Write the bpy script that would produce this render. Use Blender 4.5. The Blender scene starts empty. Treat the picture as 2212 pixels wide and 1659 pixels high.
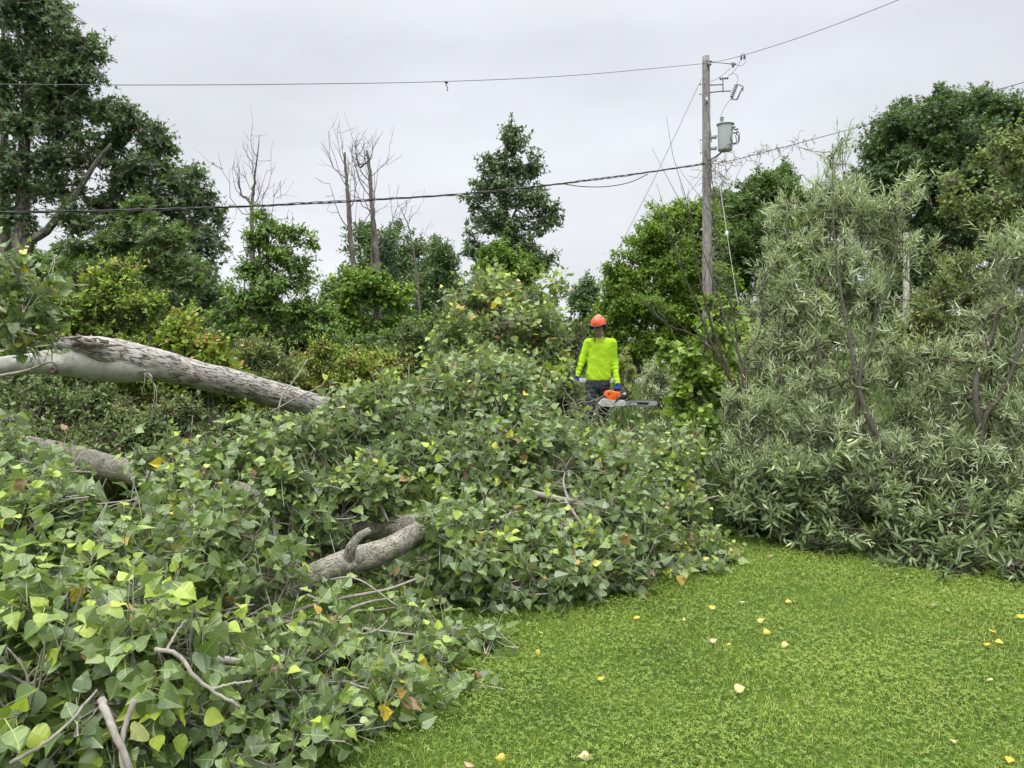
import bpy, math
import numpy as np
from mathutils import Vector, Matrix

# ------------------------------------------------------------------ camera, sky, sun, exposure
sc = bpy.context.scene
COL = sc.collection
W, H, F = 2212.0, 1659.0, 1661.0            # layout units: photograph at 2212 px wide, focal length in the same px
CAM = np.array([0.0, 0.0, 1.6])
PITCH = math.atan(74.5 / F)
cd = bpy.data.cameras.new("camera")
cam = bpy.data.objects.new("camera", cd)
COL.objects.link(cam)
cam.location = CAM
cam.rotation_euler = (math.pi / 2 - PITCH, 0, 0)
cd.sensor_width = 36.0
cd.lens = 36.0 * F / W
cd.clip_start, cd.clip_end = 0.05, 2000.0
sc.camera = cam

SUN_EL, SUN_AZ = math.radians(62), math.radians(200)   # azimuth clockwise from +Y: behind the camera
wd = bpy.data.worlds.new("World")
sc.world = wd
wd.use_nodes = True
nt = wd.node_tree
nt.nodes.clear()
def wn(t, **k):
    n = nt.nodes.new(t)
    for a, b in k.items():
        setattr(n, a, b)
    return n
out = wn("ShaderNodeOutputWorld")
bg = wn("ShaderNodeBackground")
bg.inputs["Strength"].default_value = 0.1
sky = wn("ShaderNodeTexSky", sky_type='NISHITA')
sky.sun_disc = False
sky.sun_elevation = SUN_EL
sky.sun_rotation = SUN_AZ
tc = wn("ShaderNodeTexCoord")
sep = wn("ShaderNodeSeparateXYZ")
nt.links.new(tc.outputs["Generated"], sep.inputs[0])
# overcast dome: grey near the horizon, brighter cloud overhead
ramp = wn("ShaderNodeValToRGB")
ramp.color_ramp.elements[0].position = 0.0
ramp.color_ramp.elements[0].color = (0.72, 0.733, 0.755, 1)
e = ramp.color_ramp.elements[1]
e.position = 1.0
e.color = (3.3, 3.35, 3.4, 1)
for p, c in ((0.16, (0.66, 0.675, 0.71, 1)), (0.36, (0.60, 0.615, 0.655, 1)), (0.50, (0.80, 0.82, 0.86, 1)), (0.72, (2.6, 2.65, 2.7, 1))):
    q = ramp.color_ramp.elements.new(p)
    q.color = c
nt.links.new(sep.outputs["Z"], ramp.inputs[0])
mp = wn("ShaderNodeMapping")
mp.inputs["Scale"].default_value = (1.1, 1.1, 3.2)
nt.links.new(tc.outputs["Generated"], mp.inputs[0])
noi = wn("ShaderNodeTexNoise")
noi.inputs["Scale"].default_value = 2.1
noi.inputs["Detail"].default_value = 5.0
noi.inputs["Roughness"].default_value = 0.45
nt.links.new(mp.outputs[0], noi.inputs["Vector"])
mr = wn("ShaderNodeMapRange")
mr.inputs["From Min"].default_value = 0.3
mr.inputs["From Max"].default_value = 0.7
mr.inputs["To Min"].default_value = 8.7
mr.inputs["To Max"].default_value = 11.2
nt.links.new(noi.outputs["Fac"], mr.inputs["Value"])
vm = wn("ShaderNodeVectorMath", operation='SCALE')
nt.links.new(ramp.outputs["Color"], vm.inputs[0])
nt.links.new(mr.outputs[0], vm.inputs["Scale"])
mx = wn("ShaderNodeMix", data_type='RGBA')
mx.inputs["Factor"].default_value = 0.94
nt.links.new(sky.outputs[0], mx.inputs[6])
nt.links.new(vm.outputs[0], mx.inputs[7])
nt.links.new(mx.outputs[2], bg.inputs["Color"])
nt.links.new(bg.outputs[0], out.inputs["Surface"])

sl = bpy.data.lights.new("sun", 'SUN')
sl.energy = 1.5
sl.angle = math.radians(25)
sl.color = (1.0, 0.97, 0.92)
so = bpy.data.objects.new("sun", sl)
COL.objects.link(so)
sdir = Vector((math.sin(SUN_AZ) * math.cos(SUN_EL), math.cos(SUN_AZ) * math.cos(SUN_EL), math.sin(SUN_EL)))
so.rotation_euler = sdir.to_track_quat('Z', 'Y').to_euler()
so.location = (0, -20, 40)

sc.view_settings.view_transform = 'Standard'
sc.view_settings.look = 'None'
sc.view_settings.exposure = 0.4
sc.view_settings.gamma = 1.0
sc.view_settings.use_curve_mapping = False
sc.render.engine = 'CYCLES'
cy = sc.cycles
cy.max_bounces = 7
cy.diffuse_bounces = 4
cy.glossy_bounces = 2
cy.transmission_bounces = 5
cy.transparent_max_bounces = 8
cy.use_denoising = True
cy.use_adaptive_sampling = True
cy.adaptive_threshold = 0.02
cy.caustics_reflective = cy.caustics_refractive = False
cd.dof.use_dof = False

# ------------------------------------------------------------------ helpers
CP, SP = math.cos(PITCH), math.sin(PITCH)
def P(px, py, d):
    """world point seen at (px, py) of the 2212-wide frame at distance d along the view axis"""
    x = (px - W / 2) / F * d
    u = -(py - H / 2) / F * d
    return np.array([CAM[0] + x, CAM[1] + d * CP + u * SP, CAM[2] - d * SP + u * CP])

def sstep(a, b, x):
    t = np.clip((x - a) / (b - a), 0, 1)
    return t * t * (3 - 2 * t)

def wob(p, seed=0, s=1.0):
    """cheap smooth noise -1..1 for (N,3) points"""
    r = np.random.default_rng(seed)
    o = 0
    for k in range(5):
        f = r.normal(size=3) * s * (1.0 + 0.6 * k)
        o = o + np.sin(p @ f + r.uniform(0, 6.28)) / (1 + 0.5 * k)
    return o / 2.6

def ground_h(x, y):
    x = np.asarray(x, float); y = np.asarray(y, float)
    b = 7.2 - 0.9 * sstep(-1, 3, x)
    h = 0.26 * sstep(b, b + 4.5, y)
    return h + (0.02 * np.sin(x * 1.3 + 0.5) * np.sin(y * 0.9) + 0.012 * np.sin(x * 3.1) * np.cos(y * 2.7)) * (1 - sstep(22, 29, y))

def nrm(v):
    return v / np.maximum(np.linalg.norm(v, axis=-1, keepdims=True), 1e-9)

def catmull(pts, n):
    p = np.asarray(pts, float)
    if len(p) == 2:
        t = np.linspace(0, 1, n)[:, None]
        return p[0] * (1 - t) + p[1] * t
    q = np.vstack([2 * p[0] - p[1], p, 2 * p[-1] - p[-2]])
    m = len(p) - 1
    ts = np.linspace(0, m, n)
    i = np.minimum(ts.astype(int), m - 1)
    f = (ts - i)[:, None]
    a, b, c, d = q[i], q[i + 1], q[i + 2], q[i + 3]
    return 0.5 * (2 * b + (c - a) * f + (2 * a - 5 * b + 4 * c - d) * f ** 2 + (3 * b - a - 3 * c + d) * f ** 3)

class MB:
    """collects vertices and faces; build() links them as one mesh object"""
    def __init__(self):
        self.V, self.F, self.M, self.A, self.n = [], [], [], [], 0
    def add(self, V, Fc, mat=0, **attrs):
        V = np.asarray(V, float).reshape(-1, 3)
        Fc = np.asarray(Fc, np.int64)
        self.V.append(V)
        self.F.append(Fc + self.n)
        self.M.append(np.full(len(Fc), mat, np.int32))
        self.A.append((len(V), attrs))
        self.n += len(V)
        return self
    def build(self, name, mats, parent=None, smooth=True, loc=None):
        me = bpy.data.meshes.new(name)
        V = np.vstack(self.V)
        if loc is not None:
            V = V - np.asarray(loc)
        me.vertices.add(len(V))
        me.vertices.foreach_set("co", V.astype(np.float32).ravel())
        tot = np.concatenate([np.full(len(f), f.shape[1], np.int32) for f in self.F])
        li = np.concatenate([f.ravel() for f in self.F]).astype(np.int32)
        me.loops.add(len(li))
        me.loops.foreach_set("vertex_index", li)
        st = np.concatenate([[0], np.cumsum(tot)[:-1]]).astype(np.int32)
        me.polygons.add(len(tot))
        me.polygons.foreach_set("loop_start", st)
        me.polygons.foreach_set("material_index", np.concatenate(self.M))
        me.polygons.foreach_set("use_smooth", np.full(len(tot), smooth, bool))
        names = set(k for _, a in self.A for k in a)
        for k in names:
            vec = any(k in a and np.ndim(a[k]) == 2 for _, a in self.A)
            if vec:
                arr = np.concatenate([np.asarray(a[k], np.float32) if k in a else np.zeros((n, 3), np.float32) for n, a in self.A])
                at = me.attributes.new(k, 'FLOAT_VECTOR', 'POINT')
                at.data.foreach_set("vector", arr.ravel())
            else:
                arr = np.concatenate([np.broadcast_to(np.asarray(a[k], np.float32), (n,)) if k in a else np.zeros(n, np.float32) for n, a in self.A])
                at = me.attributes.new(k, 'FLOAT', 'POINT')
                at.data.foreach_set("value", np.ascontiguousarray(arr))
        me.update(calc_edges=True)
        me.validate()
        for m in (mats if isinstance(mats, (list, tuple)) else [mats]):
            me.materials.append(m)
        o = bpy.data.objects.new(name, me)
        COL.objects.link(o)
        if loc is not None and parent is None:
            o.location = loc
        if parent is not None:
            o.parent = parent
        return o

def tag(o, label=None, cat=None, group=None, kind=None):
    if label: o["label"] = label
    if cat: o["category"] = cat
    if group: o["group"] = group
    if kind: o["kind"] = kind
    return o

def thing(name, loc, label, cat, group=None):
    o = bpy.data.objects.new(name, None)
    o.empty_display_size = 0.2
    COL.objects.link(o)
    o.location = loc
    return tag(o, label, cat, group)

def tubes(pts, rad, n=5, cap=False):
    """batch of N polylines (N,s,3) with radii (N,s) -> verts, quads, bark coordinates"""
    pts = np.asarray(pts, float)
    if pts.ndim == 2:
        pts = pts[None]
    rad = np.broadcast_to(np.asarray(rad, float), pts.shape[:2])
    if cap:
        pts = np.concatenate([pts[:, :1], pts, pts[:, -1:]], 1)
        rad = np.concatenate([rad[:, :1] * 0.02, rad, rad[:, -1:] * 0.02], 1)
    N, s, _ = pts.shape
    T = np.empty_like(pts)
    T[:, 1:-1] = pts[:, 2:] - pts[:, :-2]
    T[:, 0] = pts[:, 1] - pts[:, 0]
    T[:, -1] = pts[:, -1] - pts[:, -2]
    if cap:
        T[:, 0] = T[:, 1] = pts[:, 2] - pts[:, 1]
        T[:, -1] = T[:, -2] = pts[:, -2] - pts[:, -3]
    T = nrm(T)
    avg = nrm(pts[:, -1] - pts[:, 0] + 1e-6)
    ax = np.eye(3)[np.argmin(np.abs(avg), axis=1)]
    R = np.repeat(ax[:, None], s, 1)
    u = nrm(R - (R * T).sum(-1, keepdims=True) * T)
    v = np.cross(T, u)
    a = np.linspace(0, 2 * np.pi, n, endpoint=False)
    ring = u[:, :, None] * np.cos(a)[None, None, :, None] + v[:, :, None] * np.sin(a)[None, None, :, None]
    V = pts[:, :, None] + ring * rad[:, :, None, None]
    ln = np.concatenate([np.zeros((N, 1)), np.cumsum(np.linalg.norm(np.diff(pts, axis=1), axis=-1), 1)], 1)
    rm = rad.mean(1)[:, None, None] + 0 * rad[:, :, None]
    tuv = np.stack([np.broadcast_to(np.cos(a), (N, s, n)) * rm, np.broadcast_to(np.sin(a), (N, s, n)) * rm,
                    np.broadcast_to(ln[:, :, None], (N, s, n)) + np.arange(N)[:, None, None] * 0.37], -1)
    idx = np.arange(N * s * n).reshape(N, s, n)
    q = np.stack([idx[:, :-1], np.roll(idx[:, :-1], -1, 2), np.roll(idx[:, 1:], -1, 2), idx[:, 1:]], -1).reshape(-1, 4)
    return V.reshape(-1, 3), q, tuv.reshape(-1, 3)

def add_tube(mb, pts, rad, n=8, cap=True, mat=0):
    V, q, t = tubes(pts, rad, n, cap)
    mb.add(V, q, mat, tuv=t)

def box(mb, c, size, rot=None, mat=0, bev=0.0):
    c = np.asarray(c, float); h = np.asarray(size, float) / 2
    if bev > 0:
        b = min(bev, h.min() * 0.8)
        V, k = [], []
        for sx in (-1, 1):
            for sy in (-1, 1):
                for sz in (-1, 1):
                    V += [(sx * h[0], sy * (h[1] - b), sz * (h[2] - b)), (sx * (h[0] - b), sy * h[1], sz * (h[2] - b)), (sx * (h[0] - b), sy * (h[1] - b), sz * h[2])]
        import bmesh
        bm = bmesh.new()
        for p in V: bm.verts.new(p)
        bmesh.ops.convex_hull(bm, input=bm.verts)
        bm.verts.ensure_lookup_table(); bm.verts.index_update()
        V = np.array([v.co[:] for v in bm.verts]); Fc = [[v.index for v in f.verts] for f in bm.faces]
        bm.free()
        if rot is not None: V = V @ np.asarray(rot).T
        for nv in (3, 4):
            ff = [f for f in Fc if len(f) == nv]
            if ff:
                if nv == 3 or not len(mb.V) or True:
                    mb.add(V + c, np.array(ff), mat)
        return
    V = np.array([(x, y, z) for x in (-1, 1) for y in (-1, 1) for z in (-1, 1)], float) * h
    if rot is not None: V = V @ np.asarray(rot).T
    mb.add(V + c, [(0, 1, 3, 2), (4, 6, 7, 5), (0, 4, 5, 1), (2, 3, 7, 6), (0, 2, 6, 4), (1, 5, 7, 3)], mat)

def extrude(mb, poly, y0, y1, mat=0, bev=0.0):
    """XZ polygon extruded along Y"""
    p = np.asarray(poly, float); n = len(p)
    cen = p.mean(0)
    def ringv(y, s):
        q = cen + (p - cen) * s
        return np.stack([q[:, 0], np.full(n, y), q[:, 1]], 1)
    rings = [ringv(y0, 1), ringv(y1, 1)]
    if bev > 0:
        sg = 1 if y1 > y0 else -1
        ext = np.abs(p - cen).max()
        sh = 1 - bev / ext
        rings = [ringv(y0, sh), ringv(y0 + sg * bev, 1), ringv(y1 - sg * bev, 1), ringv(y1, sh)]
    V = np.vstack(rings)
    m = len(rings)
    idx = np.arange(m * n).reshape(m, n)
    q = np.stack([idx[:-1], np.roll(idx[:-1], -1, 1), np.roll(idx[1:], -1, 1), idx[1:]], -1).reshape(-1, 4)
    mb.add(V, q, mat)
    mb.add(rings[0], [list(range(n))][::1], mat)
    mb.add(rings[-1], [list(range(n))[::-1]], mat)

def lathe(mb, prof, c, axis=(0, 0, 1), n=24, mat=0, sx=1.0, sy=1.0):
    """profile (r, h) turned about axis through c"""
    prof = np.asarray(prof, float)
    a = np.linspace(0, 2 * np.pi, n, endpoint=False)
    ax = nrm(np.asarray(axis, float)); rf = np.eye(3)[np.argmin(np.abs(ax))]
    u = nrm(rf - (rf @ ax) * ax); v = np.cross(ax, u)
    V = np.asarray(c, float) + prof[:, 1][:, None, None] * ax + prof[:, 0][:, None, None] * (np.cos(a)[None, :, None] * u * sx + np.sin(a)[None, :, None] * v * sy)
    s = len(prof)
    idx = np.arange(s * n).reshape(s, n)
    q = np.stack([idx[:-1], np.roll(idx[:-1], -1, 1), np.roll(idx[1:], -1, 1), idx[1:]], -1).reshape(-1, 4)
    mb.add(V.reshape(-1, 3), q, mat)

# ------------------------------------------------------------------ materials
def new_mat(name):
    m = bpy.data.materials.new(name)
    m.use_nodes = True
    t = m.node_tree
    b = t.nodes["Principled BSDF"]
    return m, t, b

def ramp_node(t, stops):
    r = t.nodes.new("ShaderNodeValToRGB")
    el = r.color_ramp.elements
    el[0].position, el[0].color = stops[0][0], (*stops[0][1], 1)
    el[1].position, el[1].color = stops[-1][0], (*stops[-1][1], 1)
    for p, c in stops[1:-1]:
        x = el.new(p); x.color = (*c, 1)
    return r

def leaf_mat(name, stops, rough=0.45, trans=0.28, back=None, backf=0.6, vein=0.0, spec=0.4, spots=0.0):
    m, t, b = new_mat(name)
    L = t.links.new
    at = t.nodes.new("ShaderNodeAttribute"); at.attribute_name = "tint"
    r = ramp_node(t, stops)
    L(at.outputs["Fac"], r.inputs[0])
    c = r.outputs[0]
    if spots > 0:
        tcn = t.nodes.new("ShaderNodeTexCoord")
        n = t.nodes.new("ShaderNodeTexNoise"); n.inputs["Scale"].default_value = 24.0; n.inputs["Detail"].default_value = 2.0
        L(tcn.outputs["Object"], n.inputs["Vector"])
        rr = ramp_node(t, [(0.0, (0, 0, 0)), (0.69, (0, 0, 0)), (0.73, (spots,) * 3), (1.0, (spots,) * 3)])
        L(n.outputs["Fac"], rr.inputs[0])
        mxx = t.nodes.new("ShaderNodeMix"); mxx.data_type = 'RGBA'
        L(rr.outputs[0], mxx.inputs[0]); L(c, mxx.inputs[6]); mxx.inputs[7].default_value = (0.20, 0.10, 0.05, 1)
        c = mxx.outputs[2]
    if vein > 0:
        a2 = t.nodes.new("ShaderNodeAttribute"); a2.attribute_name = "luv"
        sp = t.nodes.new("ShaderNodeSeparateXYZ"); L(a2.outputs["Vector"], sp.inputs[0])
        ab = t.nodes.new("ShaderNodeMath"); ab.operation = 'ABSOLUTE'; L(sp.outputs["X"], ab.inputs[0])
        # side veins: stripes in (v - 0.8|u|)
        m1 = t.nodes.new("ShaderNodeMath"); m1.operation = 'MULTIPLY_ADD'; L(ab.outputs[0], m1.inputs[0]); m1.inputs[1].default_value = -0.8; L(sp.outputs["Y"], m1.inputs[2])
        m2 = t.nodes.new("ShaderNodeMath"); m2.operation = 'MULTIPLY'; L(m1.outputs[0], m2.inputs[0]); m2.inputs[1].default_value = 7.0
        m3 = t.nodes.new("ShaderNodeMath"); m3.operation = 'FRACT'; L(m2.outputs[0], m3.inputs[0])
        m4 = t.nodes.new("ShaderNodeMath"); m4.operation = 'LESS_THAN'; L(m3.outputs[0], m4.inputs[0]); m4.inputs[1].default_value = 0.12
        m5 = t.nodes.new("ShaderNodeMath"); m5.operation = 'MULTIPLY'; L(m4.outputs[0], m5.inputs[0]); m5.inputs[1].default_value = 0.35
        m6 = t.nodes.new("ShaderNodeMath"); m6.operation = 'LESS_THAN'; L(ab.outputs[0], m6.inputs[0]); m6.inputs[1].default_value = 0.022
        m7 = t.nodes.new("ShaderNodeMath"); m7.operation = 'MAXIMUM'; L(m5.outputs[0], m7.inputs[0]); L(m6.outputs[0], m7.inputs[1])
        m8 = t.nodes.new("ShaderNodeMath"); m8.operation = 'MULTIPLY'; L(m7.outputs[0], m8.inputs[0]); m8.inputs[1].default_value = vein
        mxx = t.nodes.new("ShaderNodeMix"); mxx.data_type = 'RGBA'
        L(m8.outputs[0], mxx.inputs[0]); L(c, mxx.inputs[6]); mxx.inputs[7].default_value = (0.34, 0.40, 0.12, 1)
        c = mxx.outputs[2]
    if back is not None:
        g = t.nodes.new("ShaderNodeNewGeometry")
        mm = t.nodes.new("ShaderNodeMath"); mm.operation = 'MULTIPLY'; mm.inputs[1].default_value = backf
        L(g.outputs["Backfacing"], mm.inputs[0])
        mxx = t.nodes.new("ShaderNodeMix"); mxx.data_type = 'RGBA'
        L(mm.outputs[0], mxx.inputs[0]); L(c, mxx.inputs[6]); mxx.inputs[7].default_value = (*back, 1)
        c = mxx.outputs[2]
    L(c, b.inputs["Base Color"])
    b.inputs["Roughness"].default_value = rough
    b.inputs["Specular IOR Level"].default_value = spec
    tr = t.nodes.new("ShaderNodeBsdfTranslucent")
    hs = t.nodes.new("ShaderNodeMix"); hs.data_type = 'RGBA'; hs.blend_type = 'MULTIPLY'
    hs.inputs[0].default_value = 1.0; L(c, hs.inputs[6]); hs.inputs[7].default_value = (1.5, 1.6, 0.7, 1)
    L(hs.outputs[2], tr.inputs["Color"])
    ms = t.nodes.new("ShaderNodeMixShader"); ms.inputs[0].default_value = trans
    L(b.outputs[0], ms.inputs[1]); L(tr.outputs[0], ms.inputs[2])
    L(ms.outputs[0], t.nodes["Material Output"].inputs["Surface"])
    return m

def bark_mat(name, light, dark, scale=26.0, stretch=0.22, bump=0.6, moss=None, fiss=0.10, rough=0.9):
    m, t, b = new_mat(name)
    L = t.links.new
    a = t.nodes.new("ShaderNodeAttribute"); a.attribute_name = "tuv"
    mp_ = t.nodes.new("ShaderNodeMapping"); mp_.inputs["Scale"].default_value = (1, 1, stretch)
    L(a.outputs["Vector"], mp_.inputs[0])
    n0 = t.nodes.new("ShaderNodeTexNoise"); n0.inputs["Scale"].default_value = scale * 0.8; n0.inputs["Detail"].default_value = 4
    L(mp_.outputs[0], n0.inputs["Vector"])
    ad = t.nodes.new("ShaderNodeVectorMath"); ad.operation = 'MULTIPLY_ADD'
    L(n0.outputs["Color"], ad.inputs[0]); ad.inputs[1].default_value = (0.09, 0.09, 0.09); L(mp_.outputs[0], ad.inputs[2])
    vo = t.nodes.new("ShaderNodeTexVoronoi"); vo.feature = 'DISTANCE_TO_EDGE'; vo.inputs["Scale"].default_value = scale
    L(ad.outputs[0], vo.inputs["Vector"])
    rr = ramp_node(t, [(0.0, (0, 0, 0)), (fiss * 0.4, (0.25,) * 3), (fiss, (0.9,) * 3), (0.6, (1, 1, 1))])
    nb = t.nodes.new("ShaderNodeTexNoise"); nb.inputs["Scale"].default_value = 16.0; nb.inputs["Detail"].default_value = 6; nb.inputs["Roughness"].default_value = 0.7
    L(a.outputs["Vector"], nb.inputs["Vector"])
    ma = t.nodes.new("ShaderNodeMath"); ma.operation = 'MULTIPLY_ADD'; ma.inputs[1].default_value = 0.24; ma.inputs[2].default_value = -0.105
    L(nb.outputs["Fac"], ma.inputs[0])
    mb_ = t.nodes.new("ShaderNodeMath"); mb_.operation = 'ADD'; L(vo.outputs["Distance"], mb_.inputs[0]); L(ma.outputs[0], mb_.inputs[1])
    L(mb_.outputs[0], rr.inputs[0])
    n1 = t.nodes.new("ShaderNodeTexNoise"); n1.inputs["Scale"].default_value = 9.0; n1.inputs["Detail"].default_value = 8; n1.inputs["Roughness"].default_value = 0.65
    L(a.outputs["Vector"], n1.inputs["Vector"])
    cr = ramp_node(t, [(0.3, tuple(0.6 * x for x in light)), (0.5, light), (0.72, tuple(min(1, 1.25 * x) for x in light))])
    L(n1.outputs["Fac"], cr.inputs[0])
    c = cr.outputs[0]
    if moss:
        n2 = t.nodes.new("ShaderNodeTexNoise"); n2.inputs["Scale"].default_value = 5.0; n2.inputs["Detail"].default_value = 5
        L(a.outputs["Vector"], n2.inputs["Vector"])
        r2 = ramp_node(t, [(0.52, (0, 0, 0)), (0.66, (0.8,) * 3)])
        L(n2.outputs["Fac"], r2.inputs[0])
        mm = t.nodes.new("ShaderNodeMix"); mm.data_type = 'RGBA'
        L(r2.outputs[0], mm.inputs[0]); L(c, mm.inputs[6]); mm.inputs[7].default_value = (*moss, 1)
        c = mm.outputs[2]
    mxx = t.nodes.new("ShaderNodeMix"); mxx.data_type = 'RGBA'
    L(rr.outputs[0], mxx.inputs[0]); mxx.inputs[6].default_value = (*dark, 1); L(c, mxx.inputs[7])
    L(mxx.outputs[2], b.inputs["Base Color"])
    bu = t.nodes.new("ShaderNodeBump"); bu.inputs["Strength"].default_value = bump; bu.inputs["Distance"].default_value = 0.012
    L(rr.outputs[0], bu.inputs["Height"]); L(bu.outputs[0], b.inputs["Normal"])
    b.inputs["Roughness"].default_value = rough
    b.inputs["Specular IOR Level"].default_value = 0.2
    return m

def plain(name, col, rough=0.5, metal=0.0, var=0.12, scale=30.0, spec=0.5, bump=0.0, coat=0.0):
    """base colour broken up by fine noise"""
    m, t, b = new_mat(name)
    L = t.links.new
    tcn = t.nodes.new("ShaderNodeTexCoord")
    n = t.nodes.new("ShaderNodeTexNoise"); n.inputs["Scale"].default_value = scale; n.inputs["Detail"].default_value = 6
    L(tcn.outputs["Object"], n.inputs["Vector"])
    r = ramp_node(t, [(0.25, tuple(x * (1 - var) for x in col)), (0.75, tuple(min(1, x * (1 + var)) for x in col))])
    L(n.outputs["Fac"], r.inputs[0]); L(r.outputs[0], b.inputs["Base Color"])
    if bump > 0:
        bu = t.nodes.new("ShaderNodeBump"); bu.inputs["Strength"].default_value = bump; bu.inputs["Distance"].default_value = 0.01
        L(n.outputs["Fac"], bu.inputs["Height"]); L(bu.outputs[0], b.inputs["Normal"])
    b.inputs["Roughness"].default_value = rough
    b.inputs["Metallic"].default_value = metal
    b.inputs["Specular IOR Level"].default_value = spec
    b.inputs["Coat Weight"].default_value = coat
    return m

M = {}
M["bark_pale"] = bark_mat("pale_poplar_bark", (0.40, 0.37, 0.335), (0.07, 0.06, 0.05), 30, 0.15, 0.9, None, 0.085)
M["bark_mossy"] = bark_mat("mossy_poplar_bark", (0.30, 0.28, 0.225), (0.07, 0.06, 0.048), 52, 0.32, 0.7, (0.15, 0.18, 0.07), 0.10)
M["bark_smooth"] = bark_mat("smooth_limb_bark", (0.33, 0.325, 0.29), (0.17, 0.16, 0.135), 26, 0.9, 0.3, (0.20, 0.205, 0.15), 0.03)
M["twig"] = plain("twig_bark", (0.27, 0.24, 0.19), 0.85, var=0.35, scale=18)
M["twig_pale"] = plain("pale_twig_bark", (0.24, 0.22, 0.185), 0.85, var=0.35, scale=40)
M["twig_dark"] = plain("dark_branch_bark", (0.075, 0.062, 0.05), 0.9, var=0.3, scale=15)
M["trunk_grey"] = bark_mat("grey_tree_bark", (0.17, 0.15, 0.125), (0.05, 0.045, 0.04), 10, 0.25, 0.6, None, 0.12)
M["deadwood"] = bark_mat("dead_wood", (0.15, 0.13, 0.112), (0.07, 0.06, 0.05), 9, 0.15, 0.4, None, 0.08)
M["willow_stem"] = bark_mat("willow_stem_bark", (0.085, 0.075, 0.058), (0.035, 0.03, 0.025), 30, 0.4, 0.4, None, 0.06)

G = lambda r, g, b: (r, g, b)
M["poplar"] = leaf_mat("poplar_leaf", [(0.0, G(.068, .118, .040)), (0.3, G(.110, .172, .062)), (0.5, G(.150, .220, .064)), (0.66, G(.235, .325, .055)), (0.80, G(.38, .47, .06)),
                       (0.90, G(.55, .50, .06)), (0.94, G(.66, .45, .05)), (0.97, G(.26, .13, .07)), (1.0, G(.22, .11, .06))], 0.38, 0.24, (0.21, 0.26, 0.17), 0.6, 0.7, 0.6, 0.55)
M["maple_dark"] = leaf_mat("dark_maple_leaf", [(0, G(.055, .102, .034)), (0.5, G(.098, .160, .050)), (0.85, G(.155, .23, .068)), (1, G(.25, .20, .09))], 0.42, 0.22, (0.09, 0.13, 0.08), 0.5, 0, 0.45)
M["maple_mid"] = leaf_mat("mid_green_leaf", [(0, G(.06, .110, .026)), (0.5, G(.105, .175, .040)), (0.85, G(.165, .245, .055)), (1, G(.23, .29, .08))], 0.45, 0.26, (0.11, 0.16, 0.08), 0.5)
M["maple_lime"] = leaf_mat("lime_maple_leaf", [(0, G(.085, .155, .018)), (0.5, G(.155, .25, .028)), (1, G(.26, .36, .04))], 0.5, 0.28, (0.14, 0.2, 0.06), 0.5)
M["aspen"] = leaf_mat("aspen_leaf", [(0, G(.062, .108, .040)), (0.5, G(.105, .165, .060)), (1, G(.18, .25, .10))], 0.42, 0.22, (0.13, 0.18, 0.12), 0.55, 0, 0.5)
M["elm"] = leaf_mat("elm_leaf", [(0, G(.07, .14, .022)), (0.5, G(.13, .23, .035)), (1, G(.26, .37, .06))], 0.5, 0.3, (0.15, 0.21, 0.08), 0.5)
M["vine"] = leaf_mat("vine_leaf", [(0, G(.07, .145, .018)), (0.5, G(.15, .25, .030)), (1, G(.32, .42, .05))], 0.48, 0.3, (0.16, 0.22, 0.09), 0.5)
M["dogwood"] = leaf_mat("dogwood_leaf", [(0, G(.11, .18, .030)), (0.45, G(.23, .33, .042)), (0.75, G(.32, .40, .05)), (0.88, G(.36, .25, .08)), (1, G(.42, .18, .08))], 0.5, 0.27, (0.15, 0.2, 0.08), 0.5)
M["brush"] = leaf_mat("brush_leaf", [(0, G(.070, .115, .036)), (0.5, G(.13, .195, .058)), (0.82, G(.22, .27, .085)), (0.92, G(.31, .19, .11)), (1, G(.36, .17, .11))], 0.55, 0.22, (0.14, 0.17, 0.09), 0.5)
M["willow"] = leaf_mat("willow_leaf", [(0, G(.14, .18, .085)), (0.5, G(.26, .315, .160)), (0.85, G(.42, .48, .26)), (1, G(.54, .59, .33))], 0.42, 0.2, (0.44, 0.49, 0.36), 0.75, 0, 0.45)
M["willow_low"] = leaf_mat("broad_willow_leaf", [(0, G(.085, .122, .050)), (0.45, G(.145, .195, .085)), (0.72, G(.26, .32, .145)), (1, G(.58, .63, .31))], 0.48, 0.22, (0.30, 0.35, 0.23), 0.6, 0, 0.35)
M["olive"] = leaf_mat("olive_shrub_leaf", [(0, G(.10, .145, .045)), (0.5, G(.18, .245, .075)), (0.85, G(.30, .35, .11)), (1, G(.46, .40, .18))], 0.5, 0.25, (0.25, 0.27, 0.14), 0.5)
M["spruce"] = leaf_mat("spruce_needle", [(0, G(.035, .065, .030)), (0.5, G(.055, .095, .042)), (1, G(.09, .135, .06))], 0.55, 0.1)
M["grass"] = leaf_mat("grass_blade", [(0, G(.090, .145, .028)), (0.35, G(.20, .285, .048)), (0.72, G(.33, .41, .082)), (0.93, G(.40, .41, .15)), (1, G(.46, .39, .2))], 0.5, 0.3, None, 0, 0, 0.35)
M["weed"] = leaf_mat("weed_blade", [(0, G(.035, .065, .016)), (0.5, G(.068, .105, .026)), (0.85, G(.14, .17, .05)), (1, G(.27, .22, .11))], 0.55, 0.25)

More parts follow.
